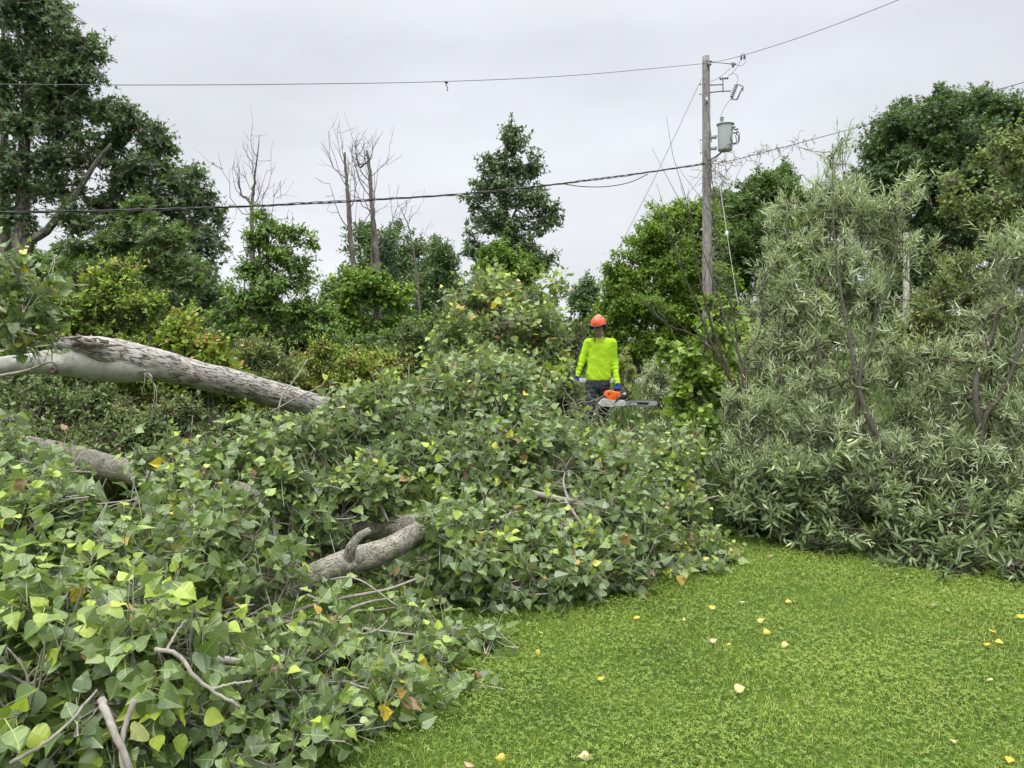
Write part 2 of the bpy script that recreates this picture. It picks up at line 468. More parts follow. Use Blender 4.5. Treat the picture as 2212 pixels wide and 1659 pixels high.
# ------------------------------------------------------------------ leaf templates: quads, x across, y along (petiole y<0), z normal
def strip_leaf(ts, ws, fold=0.15, curl=0.0, pet=0.0, petw=0.03, two=True, wave=0.0, side=0.0):
    V, U, Q = [], [], []
    if pet > 0:
        V += [(-petw, -pet, 0), (petw, -pet, 0), (petw, 0, 0), (-petw, 0, 0)]
        U += [(0, -1, 0)] * 4
        Q.append((0, 1, 2, 3))
    b = len(V)
    for i, (t, w) in enumerate(zip(ts, ws)):
        z = -curl * t * t
        wz = wave * math.sin(i * 2.1)
        sx = side * t * t
        if two:
            V += [(-w + sx, t, z + fold * w + wz), (sx, t + (0.0 if w > 0.02 else 0), z), (w + sx, t, z + fold * w - wz)]
            U += [(-w, t, 0), (0, t, 0), (w, t, 0)]
        else:
            V += [(-w + sx, t, z), (w + sx, t, z)]
            U += [(-w, t, 0), (w, t, 0)]
    k = 3 if two else 2
    for i in range(len(ts) - 1):
        for j in range(k - 1):
            Q.append((b + i * k + j, b + i * k + j + 1, b + (i + 1) * k + j + 1, b + (i + 1) * k + j))
    return np.array(V, float), np.array(U, float), np.array(Q)

# deltoid poplar leaf: broad near the base, drawn-out tip
PT = [0.0, 0.05, 0.16, 0.32, 0.52, 0.72, 0.88, 1.0]
PW = [0.16, 0.33, 0.455, 0.47, 0.375, 0.215, 0.085, 0.012]
POPLAR = [strip_leaf(PT, PW, f, c, 0.62, 0.017, True, w, s) for f, c, w, s in ((0.22, 0.10, 0.0, 0.05), (0.05, 0.22, 0.025, -0.04), (0.42, 0.05, 0.01, 0.0), (-0.12, 0.28, 0.02, 0.08), (0.1, -0.18, 0.03, -0.06), (0.75, 0.2, 0.03, 0.12), (0.3, 0.42, 0.04, -0.12), (0.15, 0.02, 0.045, 0.15))]
PT2, PW2 = [0.0, 0.14, 0.38, 0.7, 1.0], [0.18, 0.45, 0.46, 0.21, 0.012]
POPLAR_LO = [strip_leaf(PT2, PW2, f, c, 0.55, 0.02, True, 0, s) for f, c, s in ((0.22, 0.12, 0.04), (0.0, 0.25, -0.05), (0.4, 0.02, 0.0), (-0.1, -0.15, 0.05))]
OVAL = [strip_leaf([0, 0.3, 0.65, 1.0], [0.06, 0.27, 0.25, 0.015], f, c, 0.0, 0.02, True) for f, c in ((0.3, 0.15), (0.0, 0.25), (0.5, -0.1))]
OVAL1 = [strip_leaf([0, 0.45, 1.0], [0.08, 0.30, 0.03], f, c, 0.0, 0.02, True) for f, c in ((0.35, 0.15), (0.0, 0.3), (0.5, -0.1))]
WILLOW = [strip_leaf([0, 0.3, 0.65, 1.0], [0.03, 0.085, 0.07, 0.004], 0, c, 0.0, 0.02, False, 0, s) for c, s in ((0.12, 0.08), (0.28, -0.1), (-0.05, 0.05), (0.2, 0.0))]
WILLOW_W = [strip_leaf([0, 0.25, 0.6, 1.0], [0.03, 0.115, 0.10, 0.005], 0.3, c, 0.0, 0.02, True, 0, s) for c, s in ((0.12, 0.08), (0.28, -0.1), (0.0, 0.05))]
def maple_leaf(f):
    V = [(0, 0, 0), (-.12, .42, f * .1), (0, 1, -.12), (.12, .42, f * .1), (-.22, .04, f * .2), (-.62, .52, f), (.62, .52, f), (.22, .04, f * .2)]
    return np.array(V, float), np.array(V, float), np.array([(0, 1, 2, 3), (0, 4, 5, 1), (0, 3, 6, 7)])
MAPLE = [maple_leaf(0.1), maple_leaf(-0.15), maple_leaf(0.28)]
VINE = [strip_leaf([0, 0.12, 0.4, 0.72, 1.0], [0.2, 0.46, 0.5, 0.3, 0.02], f, c, 0.0, 0.02, True, w) for f, c, w in ((0.2, 0.15, 0.03), (0.05, 0.3, 0.05), (0.35, 0.0, 0.0))]
GRASS = [strip_leaf([0, 0.5, 1.0], [0.035, 0.03, 0.003], 0, c, 0, 0, False, 0, s) for c, s in ((0.35, 0.1), (0.65, -0.15), (0.15, 0.05))]
def clover_leaf():
    V, Q = [], []
    for k in range(3):
        a = k * 2.094
        for r, da, z in ((0.04, 0, 0), (0.55, -0.55, 0.06), (0.9, 0, 0.0), (0.55, 0.55, 0.06)):
            V.append((r * math.cos(a + da), r * math.sin(a + da), z))
        Q.append(tuple(range(4 * k, 4 * k + 4)))
    return np.array(V, float), np.array(V, float), np.array(Q)
CLOVER = [clover_leaf()]

def add_leaves(mb, rng, pos, tip, nor, size, tint, temps, mat=0, luv=False, wscale=1.0):
    N = len(pos)
    y = nrm(tip)
    z = nrm(nor - (nor * y).sum(1, keepdims=True) * y + 1e-6)
    x = np.cross(y, z)
    pick = rng.integers(0, len(temps), N)
    for k, (V, U, Q) in enumerate(temps):
        s = np.nonzero(pick == k)[0]
        if not len(s):
            continue
        S = size[s][:, None, None]
        ws = (wscale * rng.uniform(0.85, 1.15, len(s)))[:, None, None]
        out = pos[s][:, None] + S * (x[s][:, None] * V[None, :, 0:1] * ws + y[s][:, None] * V[None, :, 1:2] + z[s][:, None] * V[None, :, 2:3])
        m = len(V)
        q = (Q[None] + (np.arange(len(s)) * m)[:, None, None]).reshape(-1, 4)
        tv = np.repeat(tint[s], m)
        kw = dict(tint=tv)
        if luv:
            kw["luv"] = np.tile(U, (len(s), 1))
            tv = tv.reshape(len(s), m)
            tv[:, U[:, 1] < -0.5] = 0.80
            kw["tint"] = tv.ravel()
        mb.add(out.reshape(-1, 3), q, mat, **kw)

UP = np.array([0, 0, 1.0])

class Spec:
    def __init__(s, **k):
        s.leaf = 0.08; s.lai = 6.0; s.k = 10; s.shoot = 0.35; s.sub = 10; s.subr = 0.42
        s.outw = 0.8; s.upw = 0.4; s.rndw = 0.5; s.droop = 0.1; s.temps = OVAL; s.alpha = (35, 75)
        s.nup = 0.8; s.nrnd = 0.6; s.hang = 0.0; s.area = 0.35; s.tint = (0.45, 0.16); s.tipt = 0.15
        s.yellow = 0.0; s.brown = 0.0; s.luv = False; s.shootr = 0.0025; s.sides = 3; s.link = 1.0; s.linkr = 0.006
        s.wscale = 1.0; s.pet = 0.0; s.minz = 0.02; s.shell = 0.5; s.topt = 0.0; s.clumpt = 0.10; s.limb = 0.02; s.flat = 1.0; s.elong = 0.34; s.nout = 0.25; s.spray = 0.25
        s.__dict__.update(k)

def polyline_near(stems, p):
    best, bp, br = 1e9, None, 0.02
    for pts, rad in stems:
        d = np.linalg.norm(pts - p, axis=1)
        # prefer attaching lower than the target
        d = d + np.maximum(0, pts[:, 2] - p[2]) * 0.8
        i = int(np.argmin(d))
        if d[i] < best:
            best, bp, br = d[i], pts[i], rad[i]
    return bp, br

def grow(rng, blobs, stems, S, wood, leaves, origin=None):
    """fill the blobs (centre, radii) with leafy shoots; wood gets limbs, branches and twigs"""
    for bi, (C, R) in enumerate(blobs):
        C = np.asarray(C, float); R = np.asarray(R, float)
        A = math.pi * R[0] * R[2]
        nleaf = S.lai * A / (S.area * S.leaf ** 2 * S.wscale)
        nsh = max(6, int(nleaf / S.k))
        # limb from the stems to the clump
        if stems:
            b0, br = polyline_near(stems, C)
            ln = np.linalg.norm(C - b0)
            mid = (b0 + C) / 2 + rng.normal(0, 0.08, 3) * ln + np.array([0, 0, -0.06 * ln])
            lr = min(br * 0.7, S.limb * (0.6 + 0.4 * ln))
            add_tube(wood, catmull([b0, mid, C], 9), np.linspace(lr, lr * 0.35, 9), 6, False)
        nsub = max(2, int(S.sub))
        u = nrm(rng.normal(size=(nsub, 3)))
        sr = rng.uniform(0.3, 0.88, nsub)[:, None]
        sc_ = C + u * sr * R
        sw = rng.uniform(0.5, 1.5, nsub); sw /= sw.sum()
        srad = S.subr * rng.uniform(0.7, 1.3, nsub)
        stint = rng.normal(0, S.clumpt, nsub)
        if S.link > 0:
            m1 = (C + sc_) / 2 + rng.normal(0, 0.10, (nsub, 3)) * R.mean()
            tt = np.linspace(0, 1, 6)[None, :, None]
            pts = (1 - tt) ** 2 * C + 2 * tt * (1 - tt) * m1[:, None] + tt ** 2 * sc_[:, None]
            r0 = S.linkr * 1.8
            V, q, t_ = tubes(pts, np.linspace(r0, r0 * 0.5, 6)[None].repeat(nsub, 0), 4)
            wood.add(V, q, 0, tuv=t_)
        si = rng.choice(nsub, nsh, p=sw)
        d0 = nrm(rng.normal(size=(nsh, 3)))
        rr = rng.uniform(0, 1, nsh) ** S.shell
        so_ = nrm((sc_ - C) / R + 0.35 * rng.normal(size=(nsub, 3)) + np.array([0, 0, S.spray]))
        uu = rng.uniform(-0.6, 1.0, nsh)
        taper = 1.0 - 0.55 * np.clip(uu, 0, 1)
        E = sc_[si] + d0 * (rr * srad[si] * taper)[:, None] * R * np.array([1, 1, S.flat]) + so_[si] * R * (S.elong * uu * rng.uniform(0.5, 1.3, nsub)[si])[:, None]
        outv = nrm((E - C) / R ** 2)
        D = nrm(S.outw * outv + S.upw * UP + S.rndw * rng.normal(size=(nsh, 3)))
        Ls = S.shoot * rng.uniform(0.55, 1.35, nsh)
        B = E - D * (Ls * 0.7)[:, None]
        # link twigs
        if S.link > 0:
            lk = rng.uniform(size=nsh) < S.link
            a = sc_[si][lk]; b = B[lk]
            n_ = len(a)
            if n_:
                m1 = (a + b) / 2 + rng.normal(0, 0.16, (n_, 3)) * np.linalg.norm(b - a, axis=1, keepdims=True)
                tt = np.linspace(0, 1, 4)[None, :, None]
                pts = (1 - tt) ** 2 * a[:, None] + 2 * tt * (1 - tt) * m1[:, None] + tt ** 2 * b[:, None]
                pts[..., 2] = np.maximum(pts[..., 2], S.minz)
                V, q, t_ = tubes(pts, np.linspace(S.linkr, S.shootr * 1.2, 4)[None].repeat(n_, 0), 4)
                wood.add(V, q, 0, tuv=t_)
        # shoots
        sg = 4
        tt = np.linspace(0, 1, sg)
        bend = rng.normal(0, 0.10, (nsh, 3)) + np.array([0, 0, -S.droop])
        pts = B[:, None] + D[:, None] * (Ls[:, None] * tt)[:, :, None] + bend[:, None] * (Ls[:, None] * tt ** 2)[:, :, None]
        pts[..., 2] = np.maximum(pts[..., 2], S.minz)
        if S.shootr > 0:
            V, q, t_ = tubes(pts, S.shootr * np.linspace(1, 0.4, sg)[None].repeat(nsh, 0), S.sides)
            wood.add(V, q, 0, tuv=t_)
        # leaves along each shoot
        k = S.k
        tl = np.clip((np.arange(k) + 0.5)[None] / k * 0.92 + 0.10 + rng.normal(0, 0.03, (nsh, k)), 0.05, 1.02)
        pos = B[:, None] + D[:, None] * (Ls[:, None] * tl)[..., None] + bend[:, None] * (Ls[:, None] * tl ** 2)[..., None]
        tang = nrm(D[:, None] + 2 * bend[:, None] * tl[..., None])
        ref = nrm(rng.normal(size=(nsh, 3)))
        u1 = nrm(np.cross(D, ref)); v1 = np.cross(D, u1)
        ang = np.arange(k)[None] * 2.4 + rng.uniform(0, 6.28, (nsh, 1)) + rng.normal(0, 0.35, (nsh, k))
        rad = u1[:, None] * np.cos(ang)[..., None] + v1[:, None] * np.sin(ang)[..., None]
        al = np.radians(rng.uniform(S.alpha[0], S.alpha[1], (nsh, k)))[..., None]
        al = al * (1 - 0.5 * tl[..., None] ** 4)
        tip = tang * np.cos(al) + rad * np.sin(al) + np.array([0, 0, -S.hang]) * rng.uniform(0.3, 1.4, (nsh, k, 1)) + rng.normal(0, 0.15, (nsh, k, 3))
        tip = nrm(tip)
        nor = S.nup * UP + S.nrnd * rng.normal(size=(nsh, k, 3)) + 0.35 * tang + S.nout * outv[:, None]
        size = S.leaf * rng.uniform(0.65, 1.2, (nsh, k)) * (1 - 0.5 * np.clip((tl - 0.75) / 0.25, 0, 1))
        tint = S.tint[0] + S.tint[1] * rng.normal(size=(nsh, k)) + S.tipt * np.clip((tl - 0.7) / 0.3, 0, 1) + stint[si][:, None]
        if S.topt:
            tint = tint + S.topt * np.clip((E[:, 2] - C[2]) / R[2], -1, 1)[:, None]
        hi = 0.80 if (S.yellow or S.brown or S.luv) else 0.98
        tint = np.clip(tint, 0.02, hi)
        rr2 = rng.uniform(size=(nsh, k))
        if S.yellow: tint = np.where(rr2 < S.yellow, rng.uniform(0.86, 0.945, (nsh, k)), tint)
        if S.brown: tint = np.where(rr2 > 1 - S.brown, rng.uniform(0.95, 1.0, (nsh, k)), tint)
        pos = pos + tip * (S.pet * size)[..., None]
        pos[..., 2] = np.maximum(pos[..., 2], S.minz + 0.0)
        add_leaves(leaves, rng, pos.reshape(-1, 3), tip.reshape(-1, 3), nor.reshape(-1, 3), size.ravel(), tint.ravel(), S.temps, 0, S.luv, S.wscale)

def blob(px, py, d, rx, ry, rd=None):
    C = P(px, py, d)
    a, b = rx * d / F, ry * d / F
    return C, np.array([a, rd if rd else 0.5 * (a + b), b])

def stem(pts, n=14, ground=False):
    """pts: (px, py, d, radius in m)"""
    W3 = np.array([P(p[0], p[1], p[2]) for p in pts]); r = np.array([p[3] for p in pts])
    if ground:
        g = W3[0].copy(); g[2] = ground_h(g[0], g[1]) - 0.08
        if g[2] < W3[0][2] - 0.15:
            W3 = np.vstack([g, W3]); r = np.concatenate([[r[0] * 1.25], r])
    c = catmull(W3, n)
    rr = np.interp(np.linspace(0, len(r) - 1, n), np.arange(len(r)), r)
    return c, rr

def plant(name, label, cat, blobs, stems, S, leafm, woodm, seed, group=None, crown="crown", trunk="trunk", sides=10, extra=None):
    rng = np.random.default_rng(seed)
    wood, leaves = MB(), MB()
    st = [stem(s, 16, True) for s in stems]
    for c, r in st:
        add_tube(wood, c + 0.0, r, sides, True)
    if extra:
        extra(rng, wood)
    grow(rng, [blob(*b) for b in blobs], st, S, wood, leaves)
    if st:
        base = st[0][0][0].copy()
    else:
        base = blob(*blobs[0])[0].copy()
    base[2] = float(ground_h(base[0], base[1]))
    root = thing(name, base, label, cat, group)
    wood.build(trunk, M[woodm], root, True, base)
    leaves.build(crown, M[leafm], root, False, base)
    return root


# ------------------------------------------------------------------ the setting: ground, road, lawn
def ground_mat():
    m, t, b = new_mat("ground_soil_and_turf")
    L = t.links.new
    g = t.nodes.new("ShaderNodeNewGeometry")
    n = t.nodes.new("ShaderNodeTexNoise"); n.inputs["Scale"].default_value = 1.6; n.inputs["Detail"].default_value = 8; n.inputs["Roughness"].default_value = 0.6
    L(g.outputs["Position"], n.inputs["Vector"])
    n2 = t.nodes.new("ShaderNodeTexNoise"); n2.inputs["Scale"].default_value = 60; n2.inputs["Detail"].default_value = 4
    L(g.outputs["Position"], n2.inputs["Vector"])
    r = ramp_node(t, [(0.3, (.035, .062, .012)), (0.55, (.060, .105, .018)), (0.75, (.10, .13, .03))])
    L(n.outputs["Fac"], r.inputs[0])
    r2 = ramp_node(t, [(0.35, (.55, .5, .5)), (0.65, (1.2, 1.2, 1.1))])
    L(n2.outputs["Fac"], r2.inputs[0])
    mm = t.nodes.new("ShaderNodeMix"); mm.data_type = 'RGBA'; mm.blend_type = 'MULTIPLY'; mm.inputs[0].default_value = 1
    L(r.outputs[0], mm.inputs[6]); L(r2.outputs[0], mm.inputs[7])
    L(mm.outputs[2], b.inputs["Base Color"])
    bu = t.nodes.new("ShaderNodeBump"); bu.inputs["Strength"].default_value = 0.8; bu.inputs["Distance"].default_value = 0.02
    L(n2.outputs["Fac"], bu.inputs["Height"]); L(bu.outputs[0], b.inputs["Normal"])
    b.inputs["Roughness"].default_value = 0.95
    b.inputs["Specular IOR Level"].default_value = 0.1
    return m

def grid_sheet(name, xs, ys, zf, mat):
    X, Y = np.meshgrid(xs, ys, indexing='ij')
    Z = zf(X, Y)
    idx = np.arange(X.size).reshape(X.shape)
    q = np.stack([idx[:-1, :-1], idx[1:, :-1], idx[1:, 1:], idx[:-1, 1:]], -1).reshape(-1, 4)
    mb = MB().add(np.stack([X, Y, Z], -1).reshape(-1, 3), q)
    return tag(mb.build(name, mat, None, True), kind="structure")

xs = np.unique(np.concatenate([np.linspace(-500, -20, 13), np.linspace(-20, 20, 81), np.linspace(20, 500, 13)]))
ys = np.unique(np.concatenate([np.linspace(-60, 0, 7), np.linspace(0, 16, 49), np.linspace(16, 60, 30), np.linspace(60, 900, 12)]))
ground = grid_sheet("ground", xs, ys, ground_h, ground_mat())
road_m = plain("grey_asphalt", (0.20, 0.20, 0.205), 0.85, var=0.2, scale=4.0, spec=0.2)
grid_sheet("road", np.linspace(-300, 300, 13), np.array([31.0, 33.5, 36.0]), lambda x, y: 0.264 + 0 * x, road_m)

# lawn: grass blades and clover, one mass
rng = np.random.default_rng(11)
def lawn_pts(n):
    x = rng.uniform(-4.2, 6.6, n); y = rng.uniform(1.7, 8.6, n)
    d = np.hypot(x, y)
    lim = 0.72 * y + 1.3
    keep = (np.abs(x) < lim) & (y < 8.0 - 0.25 * np.maximum(x, 0) + 0.3 * np.sin(x * 2.3))
    keep &= rng.uniform(size=n) < np.clip(1.5 - d / 8.5, 0.35, 1)
    # thinner under the fallen crown where little is seen
    under = (x < 0.2 * (y - 3) - 0.6)
    keep &= ~under | (rng.uniform(size=n) < 0.35)
    return x[keep], y[keep]
mb = MB()
x, y = lawn_pts(460000)
n = len(x)
g = np.stack([x, y, ground_h(x, y) - 0.003], 1)
patch = wob(g * np.array([1, 1, 0]), 3, 1.4) * 0.10 + wob(g * np.array([1, 1, 0]), 5, 5.0) * 0.07
tip = nrm(np.stack([rng.normal(0, .5, n), rng.normal(0, .5, n), np.ones(n) * 0.9], 1))
nor = nrm(rng.normal(size=(n, 3)))
tint = np.clip(0.54 + 1.5 * patch + rng.normal(0, 0.15, n), 0, 0.97)
tint = np.where(rng.uniform(size=n) < 0.025, 0.99, tint)
add_leaves(mb, rng, g, tip, nor, rng.uniform(0.018, 0.040, n) * (1 + 0.35 * patch), tint, GRASS, 0, False, 1.15)
x, y = lawn_pts(240000)
n = len(x)
g = np.stack([x, y, ground_h(x, y) + rng.uniform(0.014, 0.034, n)], 1)
pc = wob(g * np.array([1, 1, 0]), 8, 1.9)
kp = rng.uniform(size=n) < np.clip(0.62 + 0.6 * pc, 0.15, 1)
g = g[kp]; n = len(g)
patch = wob(g * np.array([1, 1, 0]), 3, 1.4) * 0.10
tip = nrm(np.stack([rng.normal(size=n), rng.normal(size=n), rng.normal(0, .15, n)], 1))
nor = nrm(np.stack([rng.normal(0, .30, n), rng.normal(0, .30, n), np.ones(n)], 1))
add_leaves(mb, rng, g, tip, nor, rng.uniform(0.008, 0.0145, n), np.clip(0.36 + 1.5 * patch + rng.normal(0, .12, n), 0, .9), CLOVER)
tag(mb.build("grass", M["grass"], None, False), "short mown lawn of grass and clover in front of the fallen tree", "grass", None, "stuff")

# rank weeds and long grass beyond the lawn
mb = MB()
n = 60000
y = 6.2 + 26 * rng.uniform(size=n) ** 1.8
x = rng.uniform(-1, 1, n) * (0.75 * y + 2)
edge = np.where(x > 1.2, 7.5 - 0.3 * (x - 1.2), 7.6)
k = (y > edge) & (y < 30.7)
x, y = x[k], y[k]; n = len(x)
g = np.stack([x, y, ground_h(x, y) - 0.01], 1)
tip = nrm(np.stack([rng.normal(0, .35, n), rng.normal(0, .35, n), np.ones(n)], 1))
near = np.clip((13 - y) / 6, 0.25, 1)
add_leaves(mb, rng, g, tip, nrm(rng.normal(size=(n, 3))), rng.uniform(0.25, 0.62, n) * (0.55 + 0.45 * near), np.clip(0.5 + 0.2 * rng.normal(size=n) + 0.2 * wob(g, 4, .7), 0, 1), GRASS, 0, False, 0.9)
# verge beyond the road
n = 26000
y = rng.uniform(36.2, 60, n); x = rng.uniform(-1, 1, n) * (0.8 * y)
g = np.stack([x, y, ground_h(x, y) - 0.01], 1)
tip = nrm(np.stack([rng.normal(0, .5, n), rng.normal(0, .5, n), np.ones(n)], 1))
add_leaves(mb, rng, g, tip, nrm(rng.normal(size=(n, 3))), rng.uniform(0.10, 0.22, n), np.clip(0.6 + 0.2 * rng.normal(size=n), 0, 1), GRASS, 0, False, 2.2)
tag(mb.build("undergrowth", M["weed"], None, False), "long grass and weeds covering the ground beyond the lawn", "undergrowth", None, "stuff")

# ------------------------------------------------------------------ trees
def far_spec(**k):
    d = dict(k=9, shoot=0.9, sub=14, shootr=0.0, link=0.0, temps=OVAL1, area=0.42, lai=8.53, rndw=0.5, nrnd=0.7, droop=0.15, linkr=0.03, limb=0.10)
    d.update(k)
    return Spec(**d)

GR = "trees standing beyond the brush"
# far row that closes the horizon
plant("maple_tree", "small round dark tree standing far off behind the worker in the orange helmet", "tree",
      [(1262, 648, 70, 42, 66), (1285, 690, 70, 50, 55), (1235, 705, 70, 30, 45)], [[(1265, 800, 70, .35), (1262, 660, 70, .2)]],
      far_spec(leaf=0.36, shoot=1.6, sub=12), "maple_dark", "trunk_grey", 101, GR)
plant("maple_tree", "dark round-topped maple standing behind the pair of dead trees", "tree",
      [(830, 545, 44, 95, 85), (790, 620, 44, 80, 90), (880, 620, 44, 90, 90), (745, 680, 44, 60, 80), (840, 720, 44, 110, 70)], [[(830, 800, 44, .35), (832, 640, 44, .25), (830, 520, 44, .12)]],
      far_spec(leaf=0.22, shoot=1.1, lai=9.30), "maple_dark", "trunk_grey", 102, GR)
plant("maple_tree", "low dark tree standing between the round maple and the tall central poplar", "tree",
      [(960, 640, 48, 80, 85), (1010, 700, 48, 80, 90), (915, 730, 48, 80, 70)], [[(960, 800, 48, .3), (962, 640, 48, .15)]],
      far_spec(leaf=0.24, shoot=1.1, lai=9.30), "maple_dark", "trunk_grey", 103, GR)
plant("poplar_tree", "dark slender tree with a ragged top left of the tall central poplar", "tree",
      [(945, 560, 40, 50, 60), (925, 620, 40, 45, 60), (975, 600, 40, 45, 70)], [[(945, 790, 40, .2), (946, 520, 40, .05)]],
      far_spec(leaf=0.17, shoot=1.0, lai=7.75, sub=10), "maple_dark", "trunk_grey", 104, GR)
plant("maple_tree", "pale green tree glimpsed far behind the trunks at the left edge", "tree",
      [(60, 600, 48, 130, 70), (170, 640, 48, 130, 80), (-40, 560, 48, 90, 120), (130, 560, 48, 90, 60)], [[(90, 800, 48, .3), (90, 600, 48, .2)]],
      far_spec(leaf=0.26, shoot=1.1, lai=6.98), "maple_mid", "trunk_grey", 105, GR)
plant("maple_tree", "dense dark tree filling the gap behind the light green elm sapling", "tree",
      [(520, 690, 36, 110, 75), (640, 700, 36, 100, 70), (400, 690, 36, 100, 90), (720, 730, 36, 80, 55)], [[(560, 800, 36, .25), (560, 680, 36, .15)]],
      far_spec(leaf=0.2, shoot=0.9, lai=9.30), "maple_mid", "trunk_grey", 106, GR)
# spruce: layered flat boughs narrowing to the top
sb = [(828 + 4 * math.sin(i * 2), 520 + i * 16, 30, 12 + i * 6.5, 11) for i in range(12)]
plant("spruce_tree", "grey-green spruce narrowing to a point between the dead trunks and the round maple", "tree", sb,
      [[(828, 800, 30, .16), (828, 650, 30, .1), (828, 505, 30, .02)]], far_spec(leaf=0.16, shoot=0.5, k=12, wscale=0.4, lai=7.75, sub=12, upw=0.0, temps=OVAL1, droop=0.25, nup=0.5), "spruce", "trunk_grey", 107, GR)

# left maples
S_m = far_spec(leaf=0.135, shoot=0.75, k=8, temps=MAPLE, area=0.36, lai=5.2, sub=12, subr=0.36, hang=0.35, nup=0.7, nrnd=0.7, shootr=0.006, link=0.5, linkr=0.012, limb=0.07, upw=0.25)
plant("maple_tree", "tall dark maple with several grey trunks rising out of the top left corner", "tree",
      [(70, 40, 17, 100, 75), (30, -60, 17, 110, 80), (135, 95, 17, 85, 60), (175, 165, 17, 75, 55), (90, 165, 17, 95, 70), (15, 140, 17, 80, 80),
       (40, 260, 17, 95, 60), (130, 255, 17, 90, 60), (185, 235, 17, 55, 45), (70, 340, 17, 85, 50), (150, 335, 17, 60, 45), (0, 380, 17, 70, 55), (110, 400, 17, 75, 40), (40, 460, 17, 60, 40), (170, 470, 17, 60, 45)],
      [[(44, 640, 17, .17), (48, 480, 17, .15), (52, 330, 17, .12), (60, 150, 17, .08), (60, -60, 17, .04)],
       [(10, 640, 17.5, .13), (12, 480, 17.5, .11), (8, 330, 17.5, .09), (14, 200, 17.5, .06), (5, 40, 17.5, .03)],
       [(56, 560, 17, .10), (100, 500, 17, .09), (160, 425, 17, .07), (205, 355, 17, .05), (240, 310, 17, .03)],
       [(52, 330, 17, .07), (80, 260, 17, .05), (130, 170, 17, .03)], [(48, 420, 17, .06), (95, 350, 17, .045), (150, 280, 17, .02)]],
      S_m, "maple_dark", "trunk_grey", 110, GR)
plant("maple_tree", "broad dark maple leaning right with layered branches below the upper wire", "tree",
      [(275, 260, 18, 60, 45), (330, 310, 18, 55, 50), (235, 320, 18, 55, 45), (290, 370, 18, 90, 50), (390, 385, 18, 65, 50), (440, 430, 18, 45, 45), (350, 430, 18, 90, 45),
       (255, 450, 18, 80, 50), (420, 500, 18, 70, 55), (330, 510, 18, 100, 50), (240, 540, 18, 90, 50), (420, 580, 18, 75, 45), (330, 600, 18, 100, 45), (240, 630, 18, 90, 45), (450, 640, 18, 60, 35), (360, 660, 18, 90, 40)],
      [[(120, 700, 18, .14), (180, 600, 18, .12), (240, 500, 18, .09), (300, 400, 18, .06), (330, 310, 18, .03)],
       [(150, 690, 18.3, .12), (250, 600, 18.3, .09), (340, 500, 18.3, .06), (430, 420, 18.3, .03)]],
      S_m, "maple_dark", "trunk_grey", 111, GR)
plant("maple_tree", "lighter green young maple with reddish seed tufts in front of the dark leaning maple", "tree",
      [(300, 455, 15.5, 45, 40), (265, 510, 15.5, 60, 45), (345, 520, 15.5, 70, 45), (310, 580, 15.5, 85, 45), (400, 600, 15.5, 70, 45), (240, 590, 15.5, 60, 45), (170, 600, 15.5, 60, 45)],
      [[(300, 740, 15.5, .07), (305, 600, 15.5, .05), (300, 440, 15.5, .02)]],
      far_spec(leaf=0.12, shoot=0.6, k=8, temps=MAPLE, area=0.36, lai=6.98, sub=10, subr=0.38, hang=0.3, shootr=0.005, link=0.4, linkr=0.01, limb=0.04, tint=(0.6, 0.18), brown=0.03), "maple_mid", "trunk_grey", 112, GR)

# central tall poplar with vine round its foot
plant("poplar_tree", "tall narrow poplar with a pale bare stem standing alone at the centre", "tree",
      [(1110, 300, 26, 45, 42), (1085, 345, 26, 55, 45), (1135, 360, 26, 50, 45), (1060, 400, 26, 60, 45), (1120, 420, 26, 70, 45), (1165, 430, 26, 40, 35), (1045, 465, 26, 60, 40), (1110, 485, 26, 80, 40), (1175, 470, 26, 40, 35), (1035, 530, 26, 50, 40), (1150, 530, 26, 60, 35), (1105, 560, 26, 80, 40), (1195, 450, 26, 20, 25), (1105, 275, 26, 22, 25), (1170, 560, 26, 40, 35)],
      [[(1108, 800, 26, .16), (1104, 600, 26, .13), (1094, 480, 26, .10), (1088, 400, 26, .07), (1100, 280, 26, .03)], [(1100, 520, 26, .05), (1125, 430, 26, .035), (1135, 360, 26, .015)], [(1098, 500, 26, .05), (1078, 430, 26, .035), (1066, 380, 26, .015)]],
      far_spec(leaf=0.125, shoot=0.6, k=9, temps=OVAL1, area=0.42, wscale=1.35, lai=4.8, sub=12, subr=0.36, shootr=0.006, link=0.4, linkr=0.012, limb=0.05, upw=0.5, hang=0.3), "aspen", "deadwood", 113, GR)
plant("vine", "bright green vine smothering the foot of the tall central poplar", "vine",
      [(1085, 520, 25, 22, 28), (1060, 560, 25, 50, 35), (1120, 560, 25, 60, 35), (1140, 600, 25, 50, 40), (1070, 610, 25, 60, 45), (1110, 660, 25, 80, 55), (1150, 670, 25, 50, 55)],
      [[(1100, 790, 25, .05), (1098, 640, 25, .04), (1090, 510, 25, .02)]],
      far_spec(leaf=0.13, shoot=0.5, k=9, temps=OVAL1, wscale=1.3, lai=7.75, hang=0.5, nup=0.4, tint=(0.35, 0.18)), "vine", "twig_dark", 114)

